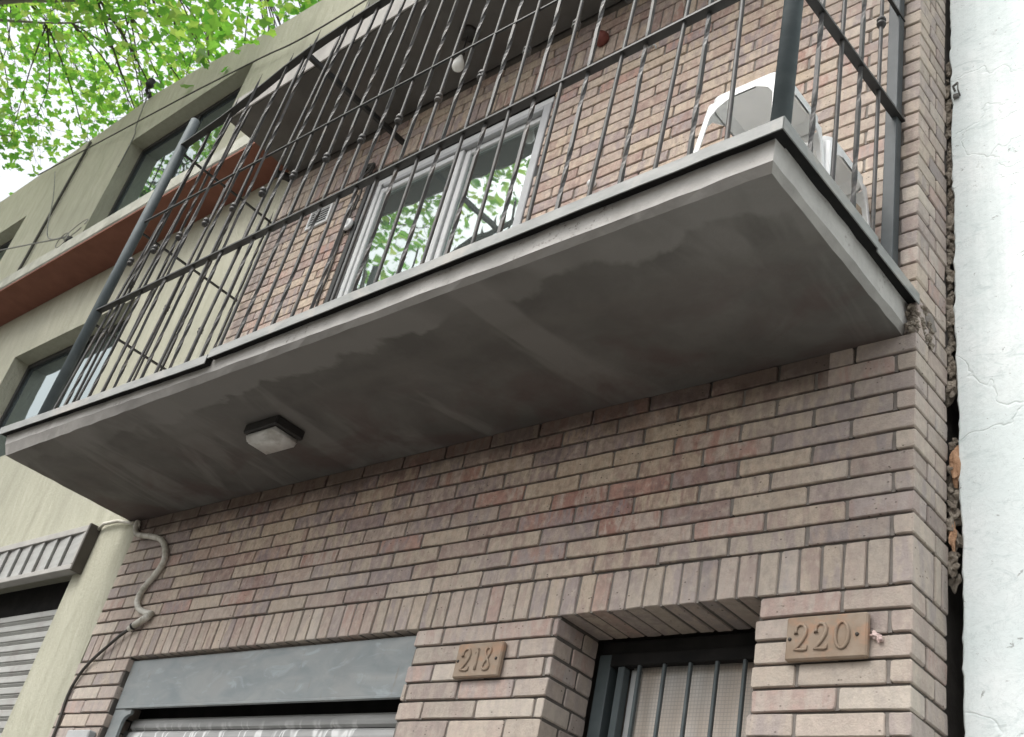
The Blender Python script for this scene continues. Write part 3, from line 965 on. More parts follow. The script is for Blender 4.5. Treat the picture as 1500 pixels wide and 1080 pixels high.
# shop shutter
ss = build('shop_shutter', MB().box(SHOP[0], SHOP[1], .13, .15, 0., 3.3), M['slat'], lh)
build('dark_slot', MB().box(SHOP[0], SHOP[1], .16, .19, 3.2, 3.6), M['void'], ss)  # black sheet paints the shade of the opening under the housing
z = 3.318
while z > 1.9:
    h = .0705
    y = .095
    a, b = SHOP[0] + .003, SHOP[1] - .003
    s_ = MB().add([(a, y + .014, z), (b, y + .014, z), (b, y, z - .010), (a, y, z - .010), (b, y, z - .044), (a, y, z - .044),
                   (b, y + .010, z - .050), (a, y + .010, z - .050), (b, y + .004, z - .056), (a, y + .004, z - .056), (b, y + .016, z - h + .001), (a, y + .016, z - h + .001)],
                  [(0, 1, 2, 3), (3, 2, 4, 5), (5, 4, 6, 7), (7, 6, 8, 9), (9, 8, 10, 11)])
    build('slat', s_, M['slat'], ss)
    z -= h
# shutter housing with upright boards
hz0, hz1, hx = 3.478, 3.775, -5.185
hb = build('shutter_housing', MB().bbox(-8.35, hx - .022, -.068, .003, hz0, hz0 + .035, .003).bbox(-8.35, hx - .022, -.068, .003, hz1 - .045, hz1, .003)
           .bbox(hx - .055, hx - .022, -.068, .002, hz0 + .036, hz1 - .046, .003), M['housing'], lh)
build('housing_side', MB().bbox(hx - .021, hx, -.072, .003, hz0 - .01, hz1 + .006, .003), M['housing_side'], hb)
build('housing_back', MB().box(-8.35, hx - .056, -.02, .002, hz0 + .036, hz1 - .046), M['housing_side'], hb)
x = hx - .057
while x > -8.3:
    a, b = x - .172, x
    build('board', MB().add([(a + .008, -.046, hz0 + .037), (b, -.062, hz0 + .037), (b, -.062, hz1 - .048), (a + .008, -.046, hz1 - .048),
                             (a + .008, -.030, hz0 + .037), (b, -.046, hz0 + .037), (b, -.046, hz1 - .048), (a + .008, -.030, hz1 - .048)],
                            [(0, 1, 2, 3), (7, 6, 5, 4), (0, 3, 7, 4), (1, 5, 6, 2), (3, 2, 6, 7), (0, 4, 5, 1)]), M['slat'], hb)
    x -= .1745

# ================================================================== WHITE HOUSE (right)
wh = thing('white_house', 'white limewashed house wall with cracks and flaked paint, right of the brick house', 'house', (2, .4, 0))
edge_pts = [(0, .040), (2.3, .036), (2.90, .038), (3.30, .036), (3.71, .033), (4.08, .022), (5.04, .015), (5.66, .012), (9.5, .006)]
WY = .245
def edge_x(z_):
    for (a, xa), (b, xb) in zip(edge_pts, edge_pts[1:]):
        if a <= z_ <= b: return xa + (xb - xa) * (z_ - a) / (b - a)
    return .006
NZ = 420
vs = []
r2 = random.Random(3)
cols_x = [0, .006, .02, .3, 5.0]
walk = 0
for i in range(NZ + 1):
    z_ = 9.5 * i / NZ
    walk = walk * .8 + r2.uniform(-.0028, .0028)
    e = edge_x(z_) + walk + (r2.uniform(-.006, .003) if r2.random() < .12 else 0)
    vs += [(e + .012, 1.2, z_), (e + .006 + r2.uniform(-.004, .004), WY + .025, z_), (e, WY + .008 + r2.uniform(-.003, .003), z_), (e + .006, WY, z_), (e + .3, WY, z_), (5., WY, z_)]
fs = []
for i in range(NZ):
    for k in range(5):
        fs.append((i * 6 + k, i * 6 + k + 1, i * 6 + 7 + k, i * 6 + 6 + k))
wwall = build('wall', MB().add(vs, fs), M['white'], wh)
build('wall_body', MB().box(.13, 5., WY + .03, 4., 0., 9.45), M['plaster'], wh)
# rusty nail-like bracket in the white wall
br = MB().tube([(.034, .245, 5.095), (.036, .22, 5.095), (.058, .215, 5.102)], .005, 6)
br.bbox(.030, .052, .23, .246, 5.045, 5.065, .003)
br.tube([(.054, .245, 5.058), (.056, .217, 5.065), (.057, .215, 5.10)], .003, 6)
tag(build('iron_hook', br, M['greycable']), 'small old iron hook set in the edge of the white wall', 'hook')

# rubble and broken brick packed in the gap beside the corner
def lump(c, r, sx_=1, sy_=1, sz_=1, seed=0, sub=2, amp=.35):
    rr = random.Random(seed)
    bm = bmesh.new()
    bmesh.ops.create_icosphere(bm, subdivisions=sub, radius=1)
    ph = [Vector((rr.uniform(-1, 1), rr.uniform(-1, 1), rr.uniform(-1, 1))).normalized() for _ in range(7)]
    for v in bm.verts:
        d = v.co.normalized()
        s_ = 1 + amp * sum(math.sin(3.1 * d.dot(p) * 2 + i) for i, p in enumerate(ph)) / 4 + rr.uniform(-.08, .08)
        v.co = Vector(c) + Vector((d.x * sx_, d.y * sy_, d.z * sz_)) * r * s_
    return MB().from_bm(bm)
rb = MB()
r3 = random.Random(11)
for i in range(26):
    z_ = 3.02 + i * .03 + r3.uniform(-.01, .01)
    if 3.50 < z_ < 3.68 or 3.40 < z_ < 3.43: continue
    l_ = lump((.002 + r3.uniform(-.008, .010), .262 + r3.uniform(-.012, .02), z_), .020 * r3.uniform(.5, 1.3), 1., .8, 1.4, i, 3, .6)
    rb.add(l_.v, l_.f)
for i in range(60):
    z_ = 3.76 + i * .026
    l_ = lump((.000 + r3.uniform(-.008, .008), .262 + r3.uniform(-.012, .02), z_), .015 * r3.uniform(.5, 1.3), 1., .8, 1.6, i + 50, 3, .6)
    rb.add(l_.v, l_.f)
for i in range(90):      # broken mortar between slab end and corner
    l_ = lump((-.016 + r3.uniform(-.012, .016), r3.uniform(-.02, .11), 3.80 + r3.uniform(-.035, .085)), .011 * r3.uniform(.4, 1.2), 1., 1., 1., i + 150, 2, .7)
    rb.add(l_.v, l_.f)
build('crumbled_mortar', rb, M['rubble'], wall, stuff=True)
build('broken_brick', lump((.022, .25, 3.40), .024, .6, .7, 2.6, 301, 3, .5), M['orange'], wall)
build('broken_brick', lump((.010, .255, 3.16), .018, .6, .7, 2.4, 302, 3, .5), M['orange'], wall)
build('mortar_smear', lump((-.002, .105, 3.865), .05, .16, .9, .8, 305, 3, .2), M['head'], wall)

# ================================================================== BALCONY RAILING
rl = thing('balcony_railing', 'dark iron balcony cage of twisted bars between two round posts', 'railing', (-2.35, -.83, 3.9))
YR = -.828
CH_R = [(0, 3.857), (-1.1, 3.846), (-2.80, 3.837)]
CH_L = [(-2.80, 3.812), (-4.92, 3.882)]
def zc_front(x):        # underside of the bottom channel
    return lin(CH_R, x) if x > -2.80 else lin(CH_L, x)
# bottom channel in two lengths, open below
def channel(xa, xb):
    mb_ = MB()
    n_ = 24
    pr_ = [(-.907, 0.), (-.907, .047), (-.902, .053), (-.815, .053), (-.815, .049), (-.903, .047), (-.903, 0.)]
    q = len(pr_)
    vs_ = []
    for i in range(n_ + 1):
        x_ = xa + (xb - xa) * i / n_
        z0_ = zc_front(min(max(x_, xa + .001), xb - .001)) + rnd.uniform(-.0008, .0008)
        j_ = rnd.uniform(-.001, .001)
        for (yy, zz) in pr_: vs_.append((x_, yy + j_, z0_ + zz))
    fs_ = []
    for i in range(n_):
        for k_ in range(q):
            fs_.append((i * q + k_, i * q + (k_ + 1) % q, i * q + q + (k_ + 1) % q, i * q + q + k_))
    fs_ += [tuple(range(q)), tuple(n_ * q + k_ for k_ in range(q))]
    mb_.add(vs_, fs_)
    return mb_
build('bottom_channel', channel(-2.796, .0115), M['channel'], rl)
build('bottom_channel', channel(-4.905, -2.803), M['channel'], rl)
def side_channel(x0, y0, y1, z0, sgn=1):
    pr_ = [(0., 0.), (0., .043), (-.005, .048), (-.085, .048), (-.085, .044), (-.004, .042), (-.004, 0.)]
    q = len(pr_)
    vs_ = [(x0 + sgn * dx, y, z0 + dz + (y - y0) * .02) for y in (y0, y1) for dx, dz in pr_]
    return MB().add(vs_, [(k_, (k_ + 1) % q, q + (k_ + 1) % q, q + k_) for k_ in range(q)] + [tuple(range(q)), tuple(range(q, 2 * q))])
for xa, xb in ((-2.79, .005), (-4.89, -2.81)):  # added black strips paint the shade in the channel's hollow, no real part
    build('gap_shade', MB().add([(x, y, zc_front(x) + dz) for x in (xa, xb) for y, dz in ((-.9015, .010), (-.9015, .044), (-.825, .044), (-.825, .010))],
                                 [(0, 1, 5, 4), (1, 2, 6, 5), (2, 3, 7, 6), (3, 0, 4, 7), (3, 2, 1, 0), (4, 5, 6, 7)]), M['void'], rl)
build('gap_shade', MB().add([(x, y, z_) for y, zb in ((-.895, 3.861), (-.31, 3.873), (-.004, 3.870)) for x, z_ in ((.0065, zb + .010), (.0065, zb + .040), (-.07, zb + .040), (-.07, zb + .010))],
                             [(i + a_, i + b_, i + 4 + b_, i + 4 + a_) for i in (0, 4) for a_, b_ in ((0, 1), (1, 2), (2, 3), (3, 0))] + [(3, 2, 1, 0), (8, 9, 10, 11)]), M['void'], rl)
build('side_channel', side_channel(.012, -.9015, -.31, 3.861), M['channel'], rl)
build('side_channel', side_channel(.010, -.308, -.002, 3.862), M['channel'], rl)
build('side_channel', side_channel(-4.90, -.812, -.004, 3.88, -1), M['channel'], rl)
# posts
def post(x0, x1, z1):
    return MB().tube([(x0, YR, 3.905), (x0 + (x1 - x0) * .5, YR, (3.905 + z1) / 2), (x1, YR, z1)], .0305, 20)
build('post', post(-.047, -.047, 6.42), M['post'], rl, smooth=True)
build('post', post(-4.60, -4.545, 6.27), M['post'], rl, smooth=True)
build('wall_post', MB().bbox(-.107, -.062, -.055, -.012, 3.88, 6.42, .002), M['wallpost'], rl)
# rails along the front
def zt(x):
    pts_ = [(-4.6, 6.02), (-4.53, 6.03), (-4.14, 6.06), (-3.83, 6.116), (-3.53, 6.195), (-3.26, 6.238), (-2.92, 6.25), (0, 6.26)]
    for (a, za), (b, zb) in zip(pts_, pts_[1:]):
        if a <= x <= b: return za + (zb - za) * (x - a) / (b - a)
    return 6.26
build('front_rail', MB().strip([(-4.57 + 4.5 * i / 30, 4.70 - .022 * math.sin(math.pi * i / 30)) for i in range(31)], .010, YR, .036), M['rail'], rl)
build('front_rail', MB().tube([(-4.55 + 4.48 * i / 30, YR, 5.385 - .13 * (i / 30)) for i in range(31)], .0075, 6), M['rail'], rl)
build('front_rail', MB().strip([(x, zt(x)) for x in [-4.53 + 4.46 * i / 40 for i in range(41)]], .012, YR, .044), M['rail'], rl)
# rails on the right and left sides and the tie bar
for (x, za, zb, h_) in ((-.065, 4.68, 4.735, .034), (-.065, 5.30, 5.30, .014), (-.065, 6.24, 6.24, .04), (-4.60, 4.635, 4.635, .016), (-4.60, 5.345, 5.345, .016), (-4.57, 6.01, 6.01, .016)):
    v_ = [(x + dx, y, z_ + dz) for (y, z_) in ((-.80, za), (-.012, zb)) for dx, dz in ((-h_ / 2, -.005), (h_ / 2, -.005), (h_ / 2, .005), (-h_ / 2, .005))]
    build('side_rail', MB().add(v_, [(0, 1, 5, 4), (1, 2, 6, 5), (2, 3, 7, 6), (3, 0, 4, 7), (3, 2, 1, 0), (4, 5, 6, 7)]), M['rail'], rl)
build('tie_bar', MB().bbox(-3.36, -3.335, -.815, -.002, 6.205, 6.24, .002), M['rail'], rl)

# bars: square rod twisted over two stretches, or plain round with a collar knot
def twisted(h):
    mb_ = MB(); N_ = 96; a_ = .0067
    vs_ = []
    def ang(t_):
        tw = 0
        for c0, c1 in ((.06, .16), (.24, .34), (.42, .52), (.60, .70), (.78, .88)):
            tw += min(max((t_ - c0) / (c1 - c0), 0), 1) * 2 * math.pi * .5
        return tw
    for i in range(N_ + 1):
        t_ = i / N_; z_ = t_ * h
        s_ = 1. if t_ < .955 else max(.12, (1 - t_) / .045)
        for k_ in range(4):
            an = ang(t_) + math.pi / 4 + k_ * math.pi / 2
            vs_.append((a_ * 1.414 * s_ * math.cos(an), a_ * 1.414 * s_ * math.sin(an), z_))
    fs_ = []
    for i in range(N_):
        for k_ in range(4):
            fs_.append((i * 4 + k_, i * 4 + (k_ + 1) % 4, i * 4 + 4 + (k_ + 1) % 4, i * 4 + 4 + k_))
    fs_ += [(3, 2, 1, 0), tuple(N_ * 4 + k_ for k_ in range(4))]
    return mb_.add(vs_, fs_)
def plain(h):
    mb_ = MB(); vs_ = []; N_ = 10
    zl = [0, .1, .5, .9, 1.3, 1.7, 2.0, h - .12, h - .05, h]
    rs_ = [.0082] * 8 + [.0075, .0012]
    for z_, r_ in zip(zl, rs_):
        for k_ in range(6):
            an = k_ * math.pi / 3
            vs_.append((r_ * math.cos(an), r_ * math.sin(an), z_))
    fs_ = []
    for i in range(N_ - 1):
        for k_ in range(6):
            fs_.append((i * 6 + k_, i * 6 + (k_ + 1) % 6, i * 6 + 6 + (k_ + 1) % 6, i * 6 + 6 + k_))
    return mb_.add(vs_, fs_)
def knot_geo():
    mb_ = MB()
    for dz in (-.011, .011):
        mb_.lathe((0, 0, dz), [(.009, -.010), (.016, -.007), (.0185, 0), (.016, .007), (.009, .010)], 10)
    mb_.lathe((0, 0, 0), [(.0135, -.026), (.0135, .026)], 8)
    return mb_
def local_mesh(name, mb_, mat, smooth=False):
    me = bpy.data.meshes.new(name); me.from_pydata(mb_.v, [], mb_.f); me.materials.append(mat)
    bm = bmesh.new(); bm.from_mesh(me); bmesh.ops.recalc_face_normals(bm, faces=bm.faces[:]); bm.to_mesh(me); bm.free()
    if smooth: me.polygons.foreach_set('use_smooth', [True] * len(me.polygons))
    return me
HB = 2.46
me_tw, me_pl, me_kn = local_mesh('twisted_bar', twisted(HB), M['iron']), local_mesh('plain_bar', plain(HB), M['iron'], True), local_mesh('knot', knot_geo(), M['iron'], True)
def put_bar(x, y, z0, ztop, lean, kn):
    s_ = (ztop - z0) / HB
    o = link_mesh('bar', me_pl if kn else me_tw, (x, y, z0), rl)
    o.rotation_euler = (0, lean, rnd.uniform(0, 3))
    if not kn: o.rotation_euler[2] = rnd.uniform(-.4, .4)
    o.scale = (1, 1, s_)
    for zk in (kn or []):
        kx = x + math.tan(lean) * (zk - z0)
        kb = link_mesh('knot', me_kn, (kx, y, zk), None)
        kb.parent = o
        kb.matrix_parent_inverse = (Matrix.Translation((x, y, z0)) @ Matrix.Rotation(lean, 4, 'Y') @ Matrix.Rotation(o.rotation_euler[2], 4, 'Z') @ Matrix.Diagonal((1, 1, s_, 1))).inverted() if False else \
            (Matrix.Translation((x, y, z0)) @ o.rotation_euler.to_matrix().to_4x4() @ Matrix.Diagonal((1, 1, s_, 1))).inverted()
for k in range(33):
    xb = -.231 - .1338 * k
    xm = -.261 - .1313 * k
    if xm < -4.5: break
    lean = math.atan2(xm - xb, 1.02)
    z0 = zc_front(xb) + .050
    top = zt(xb) + .125 + rnd.uniform(-.015, .02)
    put_bar(xb, YR + .004, z0, top, lean, [5.04] if k % 2 == 0 else None)
for i, y in enumerate((-.63, -.485, -.345, -.205)):
    put_bar(-.062, y, 3.912, 6.36, 0, [5.09] if i % 2 == 1 else None)
for i in range(6):
    y = -.715 + i * .131
    put_bar(-4.60 + .004, y, 3.90, 6.10, .01, [4.99] if i % 2 == 0 else None)

# ================================================================== SMALL THINGS ON THE FRONT
# ceiling lamp under the balcony
lp = thing('ceiling_lamp', 'square black lamp with opal glass under the balcony slab', 'lamp', (-2.85, -.43, 3.762))
build('lamp_base', MB().bbox(-2.978, -2.725, -.515, -.350, 3.712, 3.7615, .006), M['lampbase'], lp)
bm = bmesh.new(); bmesh.ops.create_cube(bm, size=1)
for v in bm.verts:
    s_ = .86 if v.co.z < 0 else .98
    v.co = Vector((-2.853 + v.co.x * .240 * s_, -.4325 + v.co.y * .155 * s_, 3.689 + v.co.z * .045))
bmesh.ops.bevel(bm, geom=bm.edges[:], offset=.012, segments=3, affect='EDGES')
build('lamp_glass', MB().from_bm(bm), M['lampglass'], lp, smooth=True)
# bulb on the upper slab
bb = thing('pendant_bulb', 'bare white bulb hanging from the upper slab above the balcony', 'light bulb', (-2.608, -.283, 6.52))
build('ceiling_rose', MB().lathe((-2.608, -.283, 6.519), [(.062, 0), (.060, -.02), (.03, -.03), (.012, -.032)], 20), M['lampbase'], bb, smooth=True)
build('cord', MB().tube([(-2.608, -.283, 6.49), (-2.607, -.283, 6.36)], .004, 6), M['black'], bb)
build('socket', MB().lathe((-2.607, -.283, 6.365), [(.010, 0), (.017, -.01), (.018, -.045), (.015, -.05)], 14), M['lampbase'], bb, smooth=True)
build('glass_bulb', MB().lathe((-2.607, -.283, 6.318), [(.012, 0), (.015, -.015), (.026, -.04), (.036, -.068), (.037, -.085), (.030, -.108), (.014, -.121), (.001, -.124)], 18), M['bulb'], bb, smooth=True)

# number plaques
def plaque(name, x0, x1, z0, z1, digits, label):
    t_ = thing(name, label, 'house number', ((x0 + x1) / 2, -.002, z0))
    build('plate', MB().bbox(x0, x1, -.026, -.0025, z0, z1, .005), M['terracotta'], t_)
    yf = -.0265
    W_, H_ = x1 - x0, z1 - z0
    for kind, cx, cz, w_, h_ in digits:
        cx = x0 + cx * W_; cz = z0 + cz * H_; w_ *= W_; h_ *= H_
        P_ = []
        if kind == '2':
            P_ = [(-.42, .18), (-.36, .16), (-.40, .24), (-.34, .40), (-.10, .49), (.18, .46), (.36, .30), (.33, .10), (.15, -.10), (-.15, -.30), (-.42, -.45), (-.1, -.44), (.25, -.46), (.42, -.44), (.46, -.30)]
            R_ = [.008, .0085, .0055, .0055, .006, .0065, .0075, .0075, .0065, .0055, .0055, .006, .006, .0055, .003]
        elif kind == '1':
            P_ = [(-.5, .28), (-.2, .38), (.05, .48), (.05, .2), (.05, -.2), (.05, -.47)]; R_ = [.004, .0055, .0065, .0075, .0075, .0075]
        elif kind == '0':
            P_ = [(.40 * math.sin(a), .48 * math.cos(a)) for a in [i * 2 * math.pi / 22 for i in range(23)]]; R_ = [.0045 + .003 * abs(math.sin(i * 2 * math.pi / 22)) for i in range(23)]
        elif kind == '8':
            P_ = [(.30 * math.sin(a) * (1.0 if math.cos(a) > 0 else 1), 0) for a in [0]]
            P_ = []
            for i in range(33):
                a = i * 2 * math.pi / 32
                zz = .48 * math.cos(a); ww = .36 if zz < 0 else .30
                P_.append((ww * math.sin(2 * a) * (1 if True else 1), zz * 1.0))
            R_ = [.006] * 33
        elif kind == '.':
            build('dot', MB().lathe((cx, yf + .001, cz), [(.0055, 0), (.0045, -.003), (.001, -.004)], 10, (0, 1, 0)) if False else
                  MB().lathe((cx, yf + .001, cz), [(.0062, 0), (.005, .004), (.001, .0055)], 10, (0, -1, 0)), M['housing_side'], t_, smooth=True)
            continue
        build('digit', MB().tube([(cx + px * w_, yf - .0015, cz + pz * h_) for px, pz in P_], [q_ * .78 for q_ in R_], 8), M['terracotta'], t_, smooth=True)
    return t_
plaque('number_plaque', -.369, -.118, 2.676, 2.808, [('2', .20, .50, .17, .62), ('2', .45, .50, .17, .62), ('0', .705, .50, .20, .62), ('.', .055, .48, 0, 0), ('.', .885, .50, 0, 0)],
       'brown clay plaque with raised number 220 right of the door')
plaque('number_plaque', -1.730, -1.503, 2.678, 2.808, [('2', .25, .50, .20, .66), ('1', .49, .50, .10, .64), ('8', .72, .50, .19, .66), ('.', .07, .48, 0, 0), ('.', .91, .50, 0, 0)],
       'brown clay plaque with raised number 218 left of the door')
pk = lump((-.103, -.009, 2.742), .0095, 1.2, .8, 1., 77, 3, .5)
l2 = lump((-.088, -.009, 2.731), .0085, 1., .8, 1.2, 78, 3, .5); pk.add(l2.v, l2.f)
tag(build('putty_lump', pk, M['pink'], smooth=True), 'small pinkish lump stuck to the bricks beside the 220 plaque', 'putty')

# conduit and cable at the left end of the lower wall
def smooth_path(pts_, n_=6):
    P_ = [Vector(p) for p in pts_]
    out = []
    for i in range(len(P_) - 1):
        p0, p1, p2, p3 = P_[max(i - 1, 0)], P_[i], P_[i + 1], P_[min(i + 2, len(P_) - 1)]
        for k_ in range(n_):
            t_ = k_ / n_
            out.append(.5 * ((2 * p1) + (p2 - p0) * t_ + (2 * p0 - 5 * p1 + 4 * p2 - p3) * t_ * t_ + (3 * p1 - p0 - 3 * p2 + p3) * t_ ** 3))
    out.append(P_[-1])
    return out
cd = thing('conduit_pipe', 'dirty white bent conduit with a dark cable on the bricks below the left balcony end', 'conduit', (-4.3, -.02, 3.1))
pc = smooth_path([(-4.70, -.018, 3.745), (-4.685, -.022, 3.70), (-4.64, -.024, 3.655), (-4.55, -.024, 3.63), (-4.44, -.022, 3.610), (-4.325, -.022, 3.575), (-4.24, -.022, 3.51), (-4.20, -.022, 3.43), (-4.235, -.022, 3.355),
                  (-4.295, -.022, 3.29), (-4.315, -.022, 3.22), (-4.27, -.022, 3.165), (-4.18, -.022, 3.132), (-4.10, -.022, 3.118)], 5)
build('flexible_tube', MB().tube(pc, [.017 + .0012 * math.sin(i * 2.1) + rnd.uniform(-.0005, .0005) for i in range(len(pc))], 10), M['conduit'], cd, smooth=True)
build('pipe_end', MB().tube([(-4.115, -.026, 3.108), (-4.16, -.028, 3.088), (-4.225, -.030, 3.058)], .0185, 12), M['conduit'], cd, smooth=True)
build('clamp', MB().tube([(-4.222, -.030, 3.060), (-4.235, -.030, 3.054)], .0205, 12), M['black'], cd)
build('clamp', MB().tube([(-4.24, -.030, 3.052), (-4.262, -.029, 3.043)], .0165, 12), M['conduit'], cd)
pcab = smooth_path([(-4.25, -.029, 3.048), (-4.35, -.026, 3.005), (-4.46, -.022, 2.945), (-4.56, -.018, 2.885), (-4.63, -.014, 2.82), (-4.668, -.011, 2.74), (-4.672, -.010, 2.66), (-4.655, -.010, 2.58), (-4.645, -.010, 2.48), (-4.645, -.010, 2.2)], 6)
build('cable', MB().tube(pcab, .0085, 8), M['cable'], cd, smooth=True)
pp = MB().tube([(-5.19, -.012, 3.765), (-5.13, -.02, 3.79), (-4.95, -.02, 3.785), (-4.78, -.02, 3.745), (-4.72, -.02, 3.738)], .011, 8)
build('branch_tube', pp, M['conduit'], cd, smooth=True)
ml = lump((-4.695, -.012, 3.715), .024, 1., .6, 1.2, 81, 2, .4)
build('plaster_patch', ml, M['conduit'], cd)

# drain spout at the left end of the upper slab
ds = MB().tube([(-4.60, .0, 6.46), (-4.62, -.06, 6.455), (-4.64, -.12, 6.44)], .030, 14)
tag(build('drain_spout', ds, M['black'], smooth=False), 'short dark pipe stub under the left corner of the upper slab', 'pipe')
# dark cable coil above the window corner
r4 = random.Random(5)
cc = [(-3.60, -.02, 5.98)]
for i in range(26):
    a = i * 1.1
    cc.append((-3.60 + .045 * math.cos(a) + r4.uniform(-.012, .012), -.03 + r4.uniform(-.015, .015), 6.07 + .055 * math.sin(a) + r4.uniform(-.012, .012)))
cc += [(-3.60, -.02, 5.90), (-3.61, -.018, 5.75)]
co = build('cable_coil', MB().tube(smooth_path(cc, 3), .0065, 6), M['cable'], smooth=True)
tag(co, 'tangled dark cable hanging at the upper left corner of the balcony window', 'cable')
rf = thing('wall_fitting', 'small round pale fitting on a dark bracket left of the balcony window', 'fitting', (-3.61, -.01, 5.62))
build('ring', MB().lathe((-3.605, -.012, 5.625), [(.014, 0), (.040, .002), (.044, .014), (.040, .026), (.024, .028), (.016, .014)], 18, (0, -1, 0)), M['alu'], rf, smooth=True)
build('bracket', MB().tube([(-3.63, -.004, 5.70), (-3.625, -.012, 5.64), (-3.64, -.004, 5.585)], .008, 6), M['black'], rf)
cb = smooth_path([(-3.645, -.008, 5.9), (-3.64, -.012, 5.7), (-3.65, -.010, 5.5), (-3.638, -.012, 5.3), (-3.648, -.010, 5.1), (-3.64, -.010, 4.9), (-3.645, -.01, 4.5)], 8)
tag(build('cable', MB().tube([p + Vector((r4.uniform(-.003, .003), 0, 0)) for p in cb], .007, 6), M['cable']), 'dark cable running down the bricks left of the balcony window', 'cable')
# dark red fitting, small white spot, hook
rd = build('red_fitting', MB().lathe((-1.765, -.001, 6.225), [(.018, 0), (.042, .006), (.046, .03), (.034, .055), (.018, .066), (.001, .07)], 16, (.25, -1, -.25)), M['rust'], smooth=True)
tag(rd, 'small dark red round fitting on the bricks above the balcony window', 'fitting')
ws = MB().lathe((-1.595, -.001, 5.095), [(.02, 0), (.024, .012), (.018, .028), (.006, .034)], 12, (0, -1, 0))
tag(build('wall_spot', ws, M['alu'], smooth=True), 'tiny white knob on the bricks right of the balcony window', 'knob')
hk = MB().tube([(-1.43 + .035 * (1 - math.cos(a)), -.012, 5.915 + .045 * math.sin(a)) for a in [i * math.pi / 10 for i in range(11)]], .0045, 6)
hk.tube([(-1.40, 0., 5.958), (-1.40, -.014, 5.958)], .005, 6)
tag(build('wire_hook', hk, M['steel'], smooth=True), 'small curved wire hook on the bricks high above the right balcony end', 'hook')

# ------------------------------------------------------------------ white plastic stools
def make_stool():
    s0 = thing('plastic_stool', '', 'stool', (0, 0, 0), 'white plastic stools on the balcony')
    T, Bm, H_ = .142, .190, .565           # half width at top and bottom, height
    R_ = .045
    def sec(z_):
        f = z_ / H_
        return Bm + (T - Bm) * f
    # seat: rounded square with a shallow rim
    def rsq(h_, r_, n_=6):
        out = []
        for cx, cy, a0 in ((1, 1, 0), (-1, 1, 90), (-1, -1, 180), (1, -1, 270)):
            for i in range(n_ + 1):
                a = math.radians(a0 + 90 * i / n_)
                out.append((cx * (h_ - r_) + r_ * math.cos(a), cy * (h_ - r_) + r_ * math.sin(a)))
        return out
    prof = [(T, H_ - .045), (T + .001, H_ - .012), (T - .006, H_ - .003), (T - .014, H_), (T - .03, H_ - .004)]
    mb_ = MB(); n_ = 28; vs_ = []
    for h_, z_ in prof:
        vs_ += [(x, y, z_) for x, y in rsq(h_, min(R_, h_ * .4))]
    for h_, z_ in ((T - .03, H_ - .008), (T - .006, H_ - .045)):
        vs_ += [(x, y, z_) for x, y in rsq(h_, min(R_, h_ * .4))]
    fs_ = [(i * n_ + k_, i * n_ + (k_ + 1) % n_, (i + 1) * n_ + (k_ + 1) % n_, (i + 1) * n_ + k_) for i in range(6) for k_ in range(n_)]
    fs_ += [tuple(range(4 * n_, 5 * n_)), tuple(reversed(range(5 * n_, 6 * n_)))]
    mb_.add(vs_, fs_)
    seat = build('seat', mb_, M['plastic'], s0, smooth=False)
    # four splayed legs: angle-shaped corner shells, wide under the seat and narrowing with a curve
    for sx_, sy_ in ((1, 1), (-1, 1), (-1, -1), (1, -1)):
        vs_ = []; L_ = 14
        for i in range(L_ + 1):
            f = i / L_
            z_ = H_ - .046 - (H_ - .046) * f
            e = sec(z_)
            wl = .016 + .075 * max(0, 1 - f / .17) ** 2.4     # leg flange width: arch shoulder near the seat
            th = .005; r_ = .014
            # outer profile in the corner quadrant: from one flange end round the corner to the other
            pts_ = [(e - r_ - wl, e), (e - r_, e), (e - r_ * .3, e - r_ * .3), (e, e - r_), (e, e - r_ - wl)]
            inn = [(e - r_ - wl, e - th), (e - r_, e - th), (e - r_ * .3 - th * .8, e - r_ * .3 - th * .8), (e - th, e - r_), (e - th, e - r_ - wl)]
            vs_ += [(sx_ * x, sy_ * y, z_) for x, y in pts_ + inn[::-1]]
        fs_ = [(i * 10 + k_, i * 10 + (k_ + 1) % 10, i * 10 + 10 + (k_ + 1) % 10, i * 10 + 10 + k_) for i in range(L_) for k_ in range(10)]
        fs_ += [tuple(range(10)), tuple(reversed(range(L_ * 10, L_ * 10 + 10)))]
        build('leg', MB().add(vs_, fs_), M['plastic'], s0)
    return s0
st = make_stool()
def copy_thing(o):
    c = o.copy(); col.objects.link(c)
    for ch_ in list(o.children):
        d = ch_.copy(); col.objects.link(d); d.parent = c; d.matrix_parent_inverse = ch_.matrix_parent_inverse
        for g_ in list(ch_.children):
            e = g_.copy(); col.objects.link(e); e.parent = d; e.matrix_parent_inverse = g_.matrix_parent_inverse
    return c
st2 = copy_thing(st)
st.location = (-.335, -.490, 3.935); st['label'] = 'white plastic stool close behind the right corner post of the balcony'
st2.location = (-.318, -.178, 3.905); st2['label'] = 'white plastic stool against the bricks at the right balcony end'

